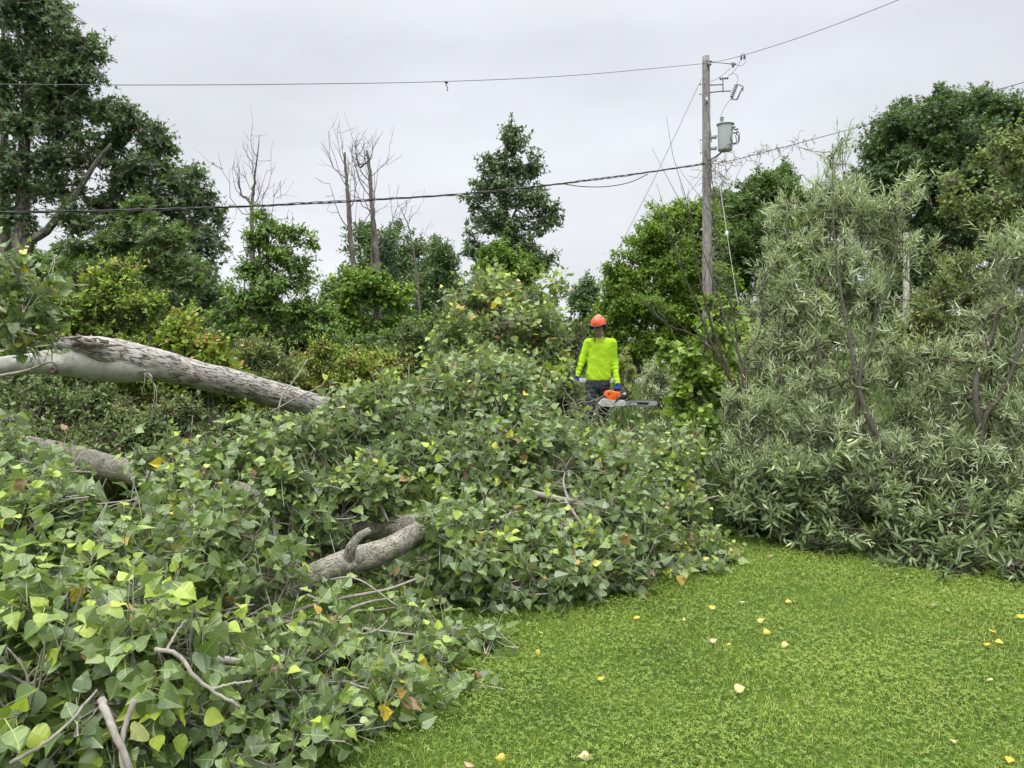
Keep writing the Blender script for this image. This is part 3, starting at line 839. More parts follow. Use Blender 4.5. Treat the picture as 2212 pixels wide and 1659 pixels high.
# bare dead trees
def bare(rng, wood, leader, n_br, L0, up=0.9, r0=0.03, sub=4, spread=0.75, t0=0.35):
    c, r = stem(leader, 30, True)
    add_tube(wood, c + rng.normal(0, 0.010, c.shape), r * 0.68, 8, True)
    for i in range(n_br):
        t = t0 + (1 - t0) * (i + rng.uniform(0, 1)) / n_br * 0.97
        b = c[int(t * 29)]
        a = rng.uniform(0, 6.28)
        ln = L0 * (1.15 - 0.75 * t) * rng.uniform(0.6, 1.25)
        h = np.array([math.cos(a), math.sin(a) * 0.7, 0]) * spread
        tt = np.linspace(0, 1, 7)[:, None]
        path = b + (h * ln) * (tt - 0.30 * tt ** 2) + UP * up * ln * (0.3 * tt + 0.6 * tt ** 2) + np.cumsum(rng.normal(0, 0.03 * ln, (7, 3)), 0) * (tt > 0)
        rr = r0 * (1.2 - 0.7 * t)
        add_tube(wood, path, np.linspace(rr, rr * 0.3, 7), 5, False)
        for k in range(sub):
            q = path[rng.integers(2, 7)]
            dd = nrm(h * rng.uniform(0, 1) + UP * rng.uniform(0.2, 1.1) + rng.normal(0, 0.5, 3))
            l2 = ln * rng.uniform(0.2, 0.5)
            p2 = q + dd * l2 * tt[:5] / tt[4] + UP * 0.25 * l2 * (tt[:5] / tt[4]) ** 2 + np.cumsum(rng.normal(0, 0.03 * l2, (5, 3)), 0)
            add_tube(wood, p2, np.linspace(rr * 0.42, rr * 0.16, 5), 4, False)
            if rng.uniform() < 0.6:
                q3 = p2[2]; d3 = nrm(dd + rng.normal(0, 0.6, 3)); l3 = l2 * 0.5
                add_tube(wood, q3 + d3 * l3 * np.linspace(0, 1, 4)[:, None] + rng.normal(0, .01, (4, 3)), np.linspace(rr * 0.25, rr * 0.12, 4), 3, False)
def dead_tree(label, leaders, seed, d, **k):
    rng = np.random.default_rng(seed)
    root = None
    for i, (lead, nb, L0) in enumerate(leaders):
        w = MB()
        bare(rng, w, lead, nb, L0, **k)
        if root is None:
            base = w.V[0].mean(0) * 0; c = P(*lead[0][:3]); base = np.array([c[0], c[1], ground_h(c[0], c[1])])
            root = thing("dead_tree", base, label, "dead tree", "bare dead trees")
        w.build("trunk", M["deadwood"], root, True, base)
dead_tree("thin dead tree with upswept bare twigs behind the light green elm sapling", [([(545, 560, 16, .075), (545, 460, 16, .055), (548, 400, 16, .04), (560, 290, 16, .008)], 11, 1.4), ([(545, 480, 16, .04), (520, 420, 16, .025), (512, 370, 16, .006)], 8, 0.8)], 121, 16, up=1.1, r0=0.013, spread=0.55, t0=0.2)
dead_tree("bare dead tree on the left of the pair, broken off at its top", [([(764, 600, 19, .10), (758, 520, 19, .085), (752, 430, 19, .07), (748, 385, 19, .055), (744, 330, 19, .04)], 10, 2.1)], 122, 19, up=1.0, r0=0.018, spread=0.6, t0=0.35)
dead_tree("bare dead tree on the right of the pair, its forked crown of dry twigs", [([(816, 610, 19, .11), (810, 520, 19, .09), (803, 440, 19, .075), (800, 380, 19, .06), (793, 325, 19, .04)], 10, 2.0), ([(801, 400, 19, .045), (775, 360, 19, .03), (766, 300, 19, .006)], 9, 0.9)], 123, 19, up=0.9, r0=0.018, spread=0.7, t0=0.35)
dead_tree("thin leafless tree with a few dry twigs right of the pair of dead trees", [([(905, 640, 30, .07), (885, 500, 30, .04), (860, 440, 30, .01)], 12, 1.5)], 124, 30, up=0.8, r0=0.018, spread=0.9)

# vine mound under the dead pair
plant("vine", "yellow-green vine climbing over the foot of the two dead trees", "vine",
      [(800, 590, 18, 30, 30), (745, 610, 18, 45, 35), (790, 640, 18, 70, 45), (850, 650, 18, 50, 45), (740, 680, 18, 45, 50), (800, 700, 18, 80, 55), (860, 710, 18, 60, 45), (720, 730, 18, 60, 35), (800, 760, 18, 90, 30), (705, 660, 18, 25, 25)],
      [[(765, 790, 18, .06), (760, 680, 18, .05), (750, 600, 18, .02)], [(815, 790, 18, .06), (812, 680, 18, .05), (808, 570, 18, .02)]],
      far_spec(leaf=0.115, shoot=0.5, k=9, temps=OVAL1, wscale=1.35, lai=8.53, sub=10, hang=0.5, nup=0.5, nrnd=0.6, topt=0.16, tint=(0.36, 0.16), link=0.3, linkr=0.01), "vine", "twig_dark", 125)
# elm sapling
plant("elm_tree", "light green elm sapling with loose arching sprays below the cable", "tree",
      [(580, 490, 14, 40, 30), (545, 520, 14, 45, 30), (625, 500, 14, 50, 26), (600, 550, 14, 65, 35), (655, 575, 14, 35, 22), (670, 520, 14, 26, 14), (540, 580, 14, 55, 35), (610, 610, 14, 90, 40), (540, 650, 14, 70, 45), (640, 665, 14, 80, 45), (580, 710, 14, 110, 40), (490, 680, 14, 45, 40), (690, 700, 14, 45, 40), (560, 460, 14, 22, 22)],
      [[(585, 790, 14, .07), (580, 640, 14, .05), (575, 460, 14, .015)]],
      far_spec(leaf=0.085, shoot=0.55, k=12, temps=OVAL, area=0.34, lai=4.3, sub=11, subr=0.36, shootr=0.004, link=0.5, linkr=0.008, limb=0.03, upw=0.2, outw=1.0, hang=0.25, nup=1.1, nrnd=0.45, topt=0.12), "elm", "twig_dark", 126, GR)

# right-hand woods
plant("maple_tree", "large yellow-green maple with a full rounded crown left of the utility pole", "tree",
      [(1440, 490, 42, 65, 60), (1510, 500, 42, 60, 55), (1400, 570, 42, 65, 60), (1480, 580, 42, 90, 60), (1350, 640, 42, 60, 65), (1430, 660, 42, 90, 60), (1530, 620, 42, 60, 70), (1330, 710, 42, 50, 40), (1400, 735, 42, 90, 45), (1500, 720, 42, 90, 55), (1450, 540, 42, 90, 80), (1390, 650, 42, 90, 80), (1480, 690, 42, 100, 70), (1320, 750, 42, 60, 35), (1550, 740, 42, 70, 50), (1352, 600, 42, 52, 55), (1325, 680, 42, 55, 60), (1305, 745, 42, 50, 45), (1400, 510, 42, 50, 50), (1460, 470, 42, 50, 45), (1500, 460, 42, 50, 40)],
      [[(1378, 806, 42, .28), (1380, 740, 42, .25), (1410, 640, 42, .2), (1440, 520, 42, .1)]],
      far_spec(leaf=0.20, shoot=0.95, lai=8.5, sub=18, subr=0.40, flat=0.8, hang=0.2, nup=1.0, topt=.12), "maple_lime", "twig_dark", 131, GR)
plant("maple_tree", "dark green maple rising behind the utility pole and its transformer", "tree",
      [(1660, 400, 46, 65, 55), (1590, 440, 46, 65, 55), (1710, 420, 46, 35, 40), (1640, 490, 46, 95, 60), (1720, 500, 46, 60, 60), (1590, 540, 46, 80, 60), (1680, 580, 46, 100, 70), (1600, 640, 46, 90, 70), (1720, 670, 46, 100, 70), (1650, 450, 46, 100, 80), (1620, 560, 46, 110, 90), (1690, 380, 46, 45, 40), (1730, 440, 46, 50, 60), (1580, 460, 46, 60, 60)],
      [[(1650, 800, 46, .35), (1650, 560, 46, .2), (1650, 420, 46, .1)]],
      far_spec(leaf=0.2, shoot=1.0, lai=8.53, sub=16, subr=0.34, flat=0.8), "maple_mid", "trunk_grey", 132, GR)
plant("maple_tree", "yellow-green young maple showing behind the willow right of the utility pole", "tree",
      [(1750, 490, 32, 60, 45), (1700, 530, 32, 50, 50), (1780, 560, 32, 70, 55), (1720, 620, 32, 70, 60), (1800, 640, 32, 80, 70)], [[(1750, 800, 32, .2), (1750, 560, 32, .1)]],
      far_spec(leaf=0.16, shoot=0.8, lai=7.75, sub=14), "maple_lime", "trunk_grey", 133, GR)
plant("maple_tree", "great dark round-headed maple filling the sky at the right edge", "tree",
      [(2000, 250, 33, 85, 60), (2090, 240, 33, 85, 55), (2170, 270, 33, 75, 60), (1920, 320, 33, 75, 60), (2030, 330, 33, 110, 65), (2130, 360, 33, 100, 70), (1870, 390, 33, 50, 55), (1950, 410, 33, 95, 60), (2060, 430, 33, 100, 60), (2180, 440, 33, 90, 70), (2230, 350, 33, 60, 70), (1900, 480, 33, 80, 50), (2110, 520, 33, 90, 60), (1990, 500, 33, 50, 40), (2200, 560, 33, 90, 70), (2100, 620, 33, 110, 50), (1930, 580, 33, 60, 60), (2110, 205, 33, 40, 22), (2200, 225, 33, 25, 20), (2020, 300, 33, 140, 90), (2130, 320, 33, 130, 90), (1960, 370, 33, 110, 80), (2080, 420, 33, 150, 90), (1880, 440, 33, 70, 60), (1960, 540, 33, 90, 60), (2020, 590, 33, 90, 50), (1920, 640, 33, 90, 50), (1900, 370, 33, 70, 60), (1950, 300, 33, 70, 60), (2040, 240, 33, 70, 48), (2140, 240, 33, 70, 48), (1860, 430, 33, 50, 50), (2220, 280, 33, 60, 60)],
      [[(2030, 800, 33, .4), (2035, 620, 33, .36), (2045, 520, 33, .3), (2050, 400, 33, .2), (2050, 290, 33, .1)], [(2040, 560, 33, .2), (1990, 470, 33, .15), (1940, 390, 33, .08)], [(2042, 540, 33, .2), (2110, 450, 33, .14), (2160, 360, 33, .08)]],
      far_spec(leaf=0.185, shoot=0.9, lai=7.4, sub=18, subr=0.40, temps=MAPLE, area=0.36, flat=0.85), "maple_dark", "twig_dark", 134, GR)
plant("maple_tree", "dense dark trees in deep shade behind the willow thicket", "tree",
      [(1900, 690, 44, 120, 70), (2050, 720, 44, 120, 60), (2180, 700, 44, 100, 70), (1780, 730, 44, 110, 55), (1640, 740, 44, 90, 45)], [[(1980, 800, 44, .3), (1980, 700, 44, .2)]],
      far_spec(leaf=0.24, shoot=1.0, lai=9.30, sub=14), "maple_dark", "twig_dark", 135, GR)

# ------------------------------------------------------------------ brush behind the fallen trees
def shrub_spec(**k):
    d = dict(leaf=0.065, shoot=0.38, k=12, temps=OVAL, area=0.34, lai=6.25, sub=12, subr=0.36, shootr=0.0028, link=0.5, linkr=0.005, limb=0.018, upw=0.7, outw=0.6, nup=0.9, nrnd=0.5, hang=0.1)
    d.update(k)
    return Spec(**d)
GB = "shrubs of the brush behind the fallen trunk"
def shrub(label, blobs, stems, S, mat, seed, wood="twig_dark", name="shrub", cat="shrub", group=GB):
    return plant(name, label, cat, blobs, stems, S, mat, wood, seed, group, "foliage", "stem", 6)

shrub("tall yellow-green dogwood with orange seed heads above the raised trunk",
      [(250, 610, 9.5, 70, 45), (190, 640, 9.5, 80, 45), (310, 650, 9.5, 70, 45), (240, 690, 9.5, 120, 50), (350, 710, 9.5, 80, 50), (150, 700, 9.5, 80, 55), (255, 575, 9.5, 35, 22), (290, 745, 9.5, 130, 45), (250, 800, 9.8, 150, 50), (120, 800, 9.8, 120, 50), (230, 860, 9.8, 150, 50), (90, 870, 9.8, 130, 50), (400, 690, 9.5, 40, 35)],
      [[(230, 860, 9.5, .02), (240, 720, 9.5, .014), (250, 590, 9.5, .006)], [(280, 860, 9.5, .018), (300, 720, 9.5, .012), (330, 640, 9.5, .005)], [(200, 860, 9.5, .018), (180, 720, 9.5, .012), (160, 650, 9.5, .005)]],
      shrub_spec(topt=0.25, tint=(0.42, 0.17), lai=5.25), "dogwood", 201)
shrub("yellow-green vine-covered dogwood sloping down to the right above the raised trunk",
      [(400, 745, 9.2, 60, 45), (450, 765, 9.2, 60, 40), (480, 800, 9.2, 60, 35), (420, 800, 9.2, 90, 35), (385, 710, 9.2, 40, 35), (330, 790, 9.2, 90, 30), (470, 850, 9.6, 120, 40), (600, 880, 9.8, 110, 40), (360, 870, 9.8, 110, 50), (520, 910, 9.6, 110, 40)],
      [[(400, 880, 9.2, .016), (410, 790, 9.2, .01), (400, 720, 9.2, .005)], [(450, 880, 9.2, .014), (460, 780, 9.2, .006)]],
      shrub_spec(topt=0.2, tint=(0.5, 0.2), lai=6.25, leaf=0.075, temps=VINE), "dogwood", 202)
shrub("dull green dogwood at the left edge behind the broken fork",
      [(60, 690, 9, 100, 60), (-30, 660, 9, 90, 70), (20, 740, 9, 110, 50), (110, 740, 9, 90, 45), (100, 650, 9, 60, 40)],
      [[(40, 870, 9, .018), (50, 700, 9, .008)], [(0, 870, 9, .018), (-20, 700, 9, .008)]], shrub_spec(tint=(0.4, 0.17), topt=0.15), "dogwood", 203)
shrub("dark matted shrub with a few pink tufts hanging below the raised trunk",
      [(90, 880, 7.6, 120, 60), (230, 890, 7.8, 110, 60), (30, 830, 7.8, 90, 50), (150, 940, 7.4, 150, 45), (-40, 900, 7.4, 100, 70), (300, 930, 7.6, 90, 45), (60, 960, 7.2, 120, 40), (200, 960, 7.2, 120, 40)],
      [[(100, 1050, 7.6, .014), (110, 900, 7.6, .007)], [(220, 1050, 7.8, .014), (230, 900, 7.8, .007)], [(20, 1050, 7.6, .014), (20, 850, 7.8, .007)]],
      shrub_spec(leaf=0.06, wscale=0.75, lai=7.50, tint=(0.42, 0.18), hang=0.35, upw=0.3), "brush", 204)
shrub("brownish dark shrub behind the hanging bark strips under the raised trunk",
      [(380, 900, 8.4, 90, 60), (460, 930, 8.4, 90, 50), (330, 960, 8.2, 100, 40), (540, 950, 8.8, 80, 50), (430, 980, 8, 110, 35), (600, 930, 9, 80, 45), (660, 950, 9, 80, 40), (520, 1000, 7.8, 90, 35), (350, 1000, 7.6, 100, 35), (700, 970, 8.8, 60, 40)],
      [[(380, 1040, 8.4, .014), (390, 900, 8.4, .007)], [(480, 1040, 8.4, .014), (480, 930, 8.4, .007)]],
      shrub_spec(leaf=0.06, wscale=0.75, lai=7.50, tint=(0.4, 0.2), hang=0.35, upw=0.3), "brush", 205)
shrub("pale willow-leaved shrub just above the middle of the raised trunk",
      [(540, 790, 10.5, 60, 45), (590, 770, 10.5, 55, 40), (560, 830, 10.5, 80, 35), (620, 810, 10.5, 70, 40), (530, 740, 10.5, 26, 22)],
      [[(560, 900, 10.5, .014), (560, 790, 10.5, .007), (545, 740, 10.5, .004)], [(600, 900, 10.5, .014), (600, 780, 10.5, .007)]],
      shrub_spec(leaf=0.075, temps=WILLOW_W, area=0.14, lai=5.62, k=14, tint=(0.5, 0.2)), "olive", 206)
shrub("tan and red-tipped shrub to the right of the raised trunk's middle",
      [(690, 790, 11, 70, 40), (740, 770, 11, 60, 45), (660, 830, 11, 90, 35), (750, 820, 11, 90, 35), (700, 745, 11, 30, 22)],
      [[(690, 900, 11, .014), (695, 790, 11, .007)], [(740, 900, 11, .014), (740, 780, 11, .007)]],
      shrub_spec(leaf=0.065, wscale=0.7, lai=5.62, tint=(0.55, 0.2), topt=0.1), "dogwood", 207)
shrub("greenish shrub with orange seed heads below the dead pair's vine",
      [(800, 800, 11.5, 70, 40), (860, 790, 11.5, 60, 40), (820, 840, 11.5, 100, 35), (890, 830, 11.5, 70, 35)],
      [[(820, 900, 11.5, .014), (820, 800, 11.5, .007)]], shrub_spec(leaf=0.065, lai=5.62, tint=(0.55, 0.24)), "dogwood", 208)
shrub("dark reddish shrub left of the upright leafy limb",
      [(910, 740, 12, 50, 40), (880, 770, 12, 55, 35), (930, 790, 12, 60, 40), (950, 700, 12, 30, 40), (890, 710, 12, 30, 25), (980, 760, 12, 70, 60)],
      [[(910, 880, 12, .016), (910, 760, 12, .008)], [(950, 880, 12, .016), (950, 720, 12, .007)]], shrub_spec(leaf=0.06, wscale=0.75, lai=6.25, tint=(0.46, 0.2)), "brush", 209)
shrub("dark green thicket filling the shade behind the tan shrub",
      [(620, 745, 15, 110, 50), (720, 760, 15, 100, 50), (860, 745, 15, 100, 60), (500, 740, 15, 90, 60), (960, 740, 15, 90, 70), (1060, 740, 16, 110, 70), (1150, 760, 16, 90, 60)],
      [[(720, 850, 15, .03), (720, 760, 15, .015)], [(900, 850, 15, .03), (900, 750, 15, .015)]], shrub_spec(leaf=0.09, lai=7.50, shoot=0.5, sub=12), "maple_mid", 210)
shrub("brown twiggy shrub behind the worker's right side",
      [(1210, 790, 13.8, 60, 50), (1180, 830, 13.6, 70, 50), (1230, 850, 13.6, 50, 45), (1245, 730, 14, 26, 40), (1200, 740, 14, 50, 40), (1225, 900, 13.4, 60, 35)],
      [[(1210, 930, 13.8, .014), (1215, 780, 13.8, .007), (1240, 700, 14, .004)]], shrub_spec(leaf=0.06, wscale=0.75, lai=5.62, tint=(0.45, 0.18)), "brush", 211)
shrub("pale upright willow sprig just right of the worker's shirt",
      [(1347, 765, 12.8, 8, 30), (1340, 800, 12.8, 15, 30), (1360, 810, 12.8, 14, 26), (1350, 845, 12.8, 26, 30)],
      [[(1345, 900, 12.8, .01), (1347, 800, 12.8, .006), (1347, 740, 12.8, .003)]],
      shrub_spec(leaf=0.08, temps=WILLOW_W, area=0.14, lai=5.00, k=12, sub=4, shoot=0.25, upw=1.2, tint=(0.75, 0.2)), "olive", 212)
shrub("pale green willow shrub between the worker's chainsaw and the grapevine",
      [(1425, 790, 13.4, 28, 35), (1405, 830, 13.4, 38, 35), (1440, 840, 13.4, 40, 40), (1425, 880, 13.4, 50, 35), (1470, 890, 12, 40, 40), (1440, 925, 11, 50, 22), (1490, 930, 10.5, 50, 30)],
      [[(1425, 930, 13.4, .014), (1425, 850, 13.4, .008), (1420, 770, 13.4, .004)]],
      shrub_spec(leaf=0.08, temps=WILLOW, area=0.11, lai=5.00, k=14, shoot=0.4, upw=0.9, tint=(0.6, 0.2)), "willow", 213, "willow_stem")
plant("vine", "bright green broad-leaved grapevine heaped at the foot of the utility pole", "vine",
      [(1490, 760, 9.6, 32, 32), (1470, 800, 9.6, 30, 30), (1510, 800, 9.6, 40, 32), (1480, 840, 9.6, 35, 26), (1535, 760, 9.8, 40, 40), (1560, 720, 9.8, 26, 35), (1520, 700, 10, 20, 26), (1545, 830, 9.6, 45, 40), (1590, 770, 10, 45, 45), (1540, 650, 10.4, 18, 30), (1588, 670, 10.4, 22, 30), (1480, 880, 9.6, 45, 35), (1530, 900, 9.5, 60, 40), (1460, 770, 9.7, 18, 22), (1440, 745, 9.7, 16, 12), (1600, 830, 9.6, 40, 40)],
      [[(1510, 940, 9.6, .014), (1510, 800, 9.6, .01), (1535, 700, 9.9, .006), (1545, 630, 10.2, .003)]],
      shrub_spec(leaf=0.10, temps=VINE, area=0.5, lai=4.50, k=7, shoot=0.35, sub=7, hang=0.5, nup=0.3, tint=(0.55, 0.2)), "vine", "twig_dark", 214, None, "foliage", "stem", 6)
shrub("yellow-green shrub with orange tips behind the willow stems beside the pole",
      [(1620, 720, 13, 60, 50), (1570, 780, 13, 60, 45), (1650, 780, 13, 70, 50), (1600, 840, 12.5, 90, 45), (1740, 650, 14, 40, 25), (1750, 700, 14, 60, 40)],
      [[(1620, 900, 13, .016), (1620, 740, 13, .007)]], shrub_spec(leaf=0.08, lai=5.62, tint=(0.52, 0.2)), "dogwood", 215)

# ------------------------------------------------------------------ willow thicket on the right
GW = "willow shrubs along the lawn edge"
S_w = shrub_spec(leaf=0.095, temps=WILLOW, area=0.125, lai=3.5, k=24, shoot=0.48, sub=10, subr=0.36, shootr=0.0022, link=0.7, linkr=0.0045, limb=0.014, upw=0.85, outw=0.45, rndw=0.45,
                 alpha=(25, 60), nup=0.7, nrnd=0.8, hang=0.05, droop=0.12, tint=(0.5, 0.18), tipt=0.12, wscale=0.64, clumpt=0.14)
def willow(label, blobs, stems, seed, S=S_w, mat="willow"):
    if S is S_w: blobs = [(b[0], b[1], b[2] + .22, b[3], b[4], .32) for b in blobs]
    return shrub(label, blobs, stems, S, mat, seed, "willow_stem", "willow_shrub", "willow", GW)
willow("tall silvery willow rising to a spiky top beside the utility pole",
       [(1800, 335, 7.8, 18, 50), (1790, 420, 7.6, 70, 60), (1850, 450, 7.4, 90, 60), (1740, 500, 7.6, 85, 60), (1930, 430, 7.2, 50, 50), (1975, 400, 7.2, 30, 30), (1830, 550, 7.2, 110, 65), (1930, 520, 7.2, 75, 60), (1690, 580, 7.6, 70, 55), (1760, 630, 7.2, 100, 60), (1870, 640, 7, 100, 60), (1700, 440, 7.8, 55, 40), (1830, 400, 7.8, 50, 40)],
       [[(1978, 1088, 6.5, .036), (1930, 1000, 6.5, .032), (1885, 925, 6.6, .028), (1855, 840, 6.7, .023), (1837, 740, 6.9, .018), (1815, 620, 7.1, .012), (1800, 480, 7.4, .007), (1798, 310, 7.8, .003)],
        [(1855, 840, 6.7, .018), (1880, 740, 6.8, .013), (1920, 600, 7, .008), (1965, 420, 7.2, .003)],
        [(1725, 960, 7.6, .022), (1738, 860, 7.6, .018), (1760, 700, 7.6, .013), (1785, 540, 7.6, .009), (1795, 400, 7.7, .005)],
        [(1700, 930, 7.8, .016), (1718, 800, 7.8, .012), (1716, 640, 7.8, .008), (1700, 470, 7.8, .004)]], 301)
willow("middle willow with loose grey-green sprays below the tall spiky willow",
       [(1700, 700, 7.2, 80, 55), (1780, 740, 7, 90, 55), (1660, 790, 7.2, 75, 60), (1750, 830, 6.8, 95, 60), (1850, 810, 6.6, 70, 60), (1640, 640, 7.6, 55, 50), (1690, 900, 6.8, 90, 55), (1800, 920, 6.5, 90, 55), (1600, 880, 7, 60, 50), (1620, 960, 6.8, 60, 50), (1910, 740, 6.8, 70, 60), (1700, 980, 6.6, 90, 45), (1780, 990, 6.5, 90, 45), (1860, 920, 6.5, 70, 55), (1640, 1000, 6.7, 60, 40)],
       [[(1640, 1060, 7, .024), (1625, 930, 7.1, .02), (1615, 820, 7.2, .017), (1570, 700, 7.3, .012), (1535, 590, 7.4, .007), (1510, 520, 7.5, .003)],
        [(1605, 800, 7.2, .012), (1640, 720, 7.3, .01), (1650, 600, 7.4, .005)],
        [(1820, 1060, 6.8, .02), (1800, 900, 6.8, .016), (1770, 760, 7, .01), (1740, 660, 7.2, .005)]], 302)
willow("right-hand willow with a dark forked stem near the frame's edge",
       [(2170, 560, 6.8, 60, 70), (2200, 660, 6.6, 70, 60), (2130, 690, 6.6, 60, 55), (2080, 760, 6.6, 70, 50), (2190, 780, 6.4, 80, 65), (2110, 850, 6.4, 80, 55), (2020, 850, 6.6, 70, 55), (2200, 900, 6.2, 80, 65), (2030, 930, 6.4, 80, 55), (2120, 960, 6.2, 80, 45), (2230, 540, 6.8, 60, 80), (1990, 770, 6.8, 60, 50), (1960, 980, 6.3, 80, 45), (2060, 1010, 6.2, 80, 40), (2170, 1000, 6.1, 80, 45)],
       [[(2085, 1022, 6.4, .036), (2122, 950, 6.4, .032), (2108, 880, 6.4, .026), (2112, 800, 6.5, .022), (2145, 720, 6.6, .016), (2165, 640, 6.7, .011), (2150, 560, 6.8, .006)],
        [(2120, 930, 6.4, .026), (2165, 850, 6.4, .02), (2200, 760, 6.4, .014), (2225, 640, 6.6, .007)], [(2145, 720, 6.6, .012), (2185, 650, 6.6, .009), (2205, 540, 6.7, .004)]], 303)
S_lo = shrub_spec(leaf=0.108, temps=WILLOW_W, area=0.155, lai=4.6, k=13, shoot=0.36, sub=11, subr=0.36, shootr=0.003, link=0.7, linkr=0.005, limb=0.012, upw=0.8, outw=0.7, rndw=0.45,
                 alpha=(35, 75), nup=0.9, nrnd=0.6, hang=0.12, droop=0.05, tint=(0.30, 0.12), tipt=0.45, topt=0.14, elong=.45)
willow("low dense willow with drooping branches between the poplar crown and the leaning stem",
       [(1640, 1030, 6.6, 70, 50), (1720, 1020, 6.4, 80, 50), (1680, 1090, 6.4, 90, 50), (1780, 1080, 6.2, 90, 50), (1820, 1010, 6.3, 80, 50), (1720, 1150, 6.25, 60, 26), (1820, 1140, 6.1, 80, 30), (1600, 1080, 6.7, 45, 55), (1890, 1060, 6.1, 70, 50), (1770, 1175, 6.05, 40, 18)],
       [[(1720, 1180, 6.5, .016), (1710, 1080, 6.5, .01), (1690, 1000, 6.6, .005)], [(1800, 1190, 6.3, .016), (1800, 1070, 6.3, .009)]], 304, S_lo, "willow_low")
willow("low broad-leaved willow with pale shoot tips spilling over the lawn at the right",
       [(1960, 1130, 5.8, 80, 45), (2060, 1110, 5.7, 80, 50), (2150, 1080, 5.7, 80, 55), (2210, 1140, 5.5, 70, 60), (2000, 1190, 5.6, 75, 35), (2100, 1190, 5.45, 80, 40), (2190, 1220, 5.25, 70, 38), (1900, 1170, 5.9, 60, 35), (2260, 1080, 5.5, 70, 80), (1940, 1215, 5.65, 45, 18), (2060, 1235, 5.4, 50, 20)],
       [[(2020, 1220, 5.8, .016), (2020, 1140, 5.8, .01), (2000, 1080, 5.8, .005)], [(2140, 1240, 5.6, .016), (2140, 1140, 5.6, .009)]], 305, S_lo, "willow_low")
willow("shaded willow thicket standing behind the leaning stem",
       [(1960, 980, 7.4, 100, 60), (2080, 990, 7.4, 100, 60), (1880, 960, 7.6, 80, 60), (2190, 1000, 7.2, 90, 60), (1960, 900, 7.8, 80, 60), (1800, 1000, 7.6, 90, 60), (1700, 1000, 7.8, 90, 60), (1960, 1070, 7, 120, 50), (2100, 1060, 6.9, 120, 45)],
       [[(1960, 1150, 7.2, .016), (1960, 1000, 7.4, .009), (1950, 880, 7.8, .004)], [(2090, 1150, 7.2, .016), (2090, 1000, 7.4, .009)]], 306, shrub_spec(leaf=0.09, temps=WILLOW, area=0.125, lai=4.50, k=18, shoot=0.45, sub=10, upw=0.9, tint=(0.4, 0.16)), "willow_low")
shrub("olive-coloured tall shrub with rounded leaves leaning in at the right edge",
      [(2160, 300, 10.5, 45, 26), (2130, 340, 10.5, 35, 26), (2200, 350, 10.5, 50, 45), (2130, 430, 10.5, 75, 35), (2200, 430, 10.5, 60, 45), (2060, 440, 10.5, 40, 26), (2090, 470, 10.5, 60, 30), (2180, 500, 10.5, 75, 45), (2060, 390, 10.5, 40, 18), (2220, 290, 10.5, 30, 50)],
      [[(2200, 900, 10.5, .03), (2195, 650, 10.5, .024), (2185, 500, 10.5, .016), (2175, 380, 10.5, .01), (2150, 280, 10.5, .004)]],
      shrub_spec(leaf=0.075, lai=3.50, k=10, shoot=0.42, upw=0.5, outw=0.9), "olive", 307)
shrub("shrub with peach-coloured shoot tips between the silvery willow and the dark forked stem",
      [(2070, 560, 9, 45, 35), (2030, 620, 9, 60, 40), (2100, 630, 9, 60, 45), (2000, 680, 9, 70, 45), (2080, 700, 9, 80, 50), (1970, 740, 9, 60, 45), (1940, 800, 8.6, 90, 55), (2040, 800, 8.4, 90, 60)],
      [[(2030, 940, 9, .02), (2035, 720, 9, .012), (2060, 560, 9, .005)], [(1980, 940, 9, .016), (1985, 720, 9, .008)]],
      shrub_spec(leaf=0.075, temps=WILLOW_W, area=0.155, lai=4.25, k=13, tint=(0.5, 0.2), tipt=0.3), "olive", 308)
# leafless willow stems by the pole
rng = np.random.default_rng(77)
w = MB()
base = P(1640, 1010, 8.2); base[2] = ground_h(base[0], base[1])
for lead, nb, L0 in (([(1625, 1000, 8.2, .022), (1590, 850, 8.2, .019), (1545, 760, 8.2, .015), (1500, 650, 8.2, .010), (1450, 520, 8.2, .005), (1432, 440, 8.2, .002)], 14, 0.7),
                     ([(1620, 990, 8.3, .02), (1575, 820, 8.3, .016), (1520, 640, 8.3, .010), (1490, 480, 8.3, .004), (1470, 400, 8.3, .002)], 12, 0.7),
                     ([(1545, 760, 8.2, .012), (1490, 720, 8.2, .008), (1440, 700, 8.2, .004), (1380, 640, 8.2, .002)], 8, 0.5),
                     ([(1600, 850, 8.2, .014), (1590, 720, 8.2, .010), (1560, 560, 8.2, .006), (1545, 440, 8.2, .002)], 10, 0.6)):
    c, r = stem(lead, 24, False)
    add_tube(w, c, r, 7, True)
    for i in range(nb):
        t = 0.25 + 0.72 * rng.uniform()
        b = c[int(t * 23)]; tg = nrm(c[min(23, int(t * 23) + 1)] - b + 1e-6)
        ln = L0 * rng.uniform(0.4, 1.2)
        d = nrm(tg * 1.1 + rng.normal(0, 0.5, 3) * np.array([1, .7, .5]) + UP * .3)
        tt = np.linspace(0, 1, 6)[:, None]
        add_tube(w, b + d * ln * tt + UP * .15 * ln * tt ** 2 + np.cumsum(rng.normal(0, .012 * ln, (6, 3)), 0), np.linspace(.0042, .0014, 6), 4, False)
rt = thing("willow_shrub", base, "leafless willow with bare upswept grey stems crossing the utility pole's foot", "willow", GW)
w.build("stem", M["willow_stem"], rt, True, base)
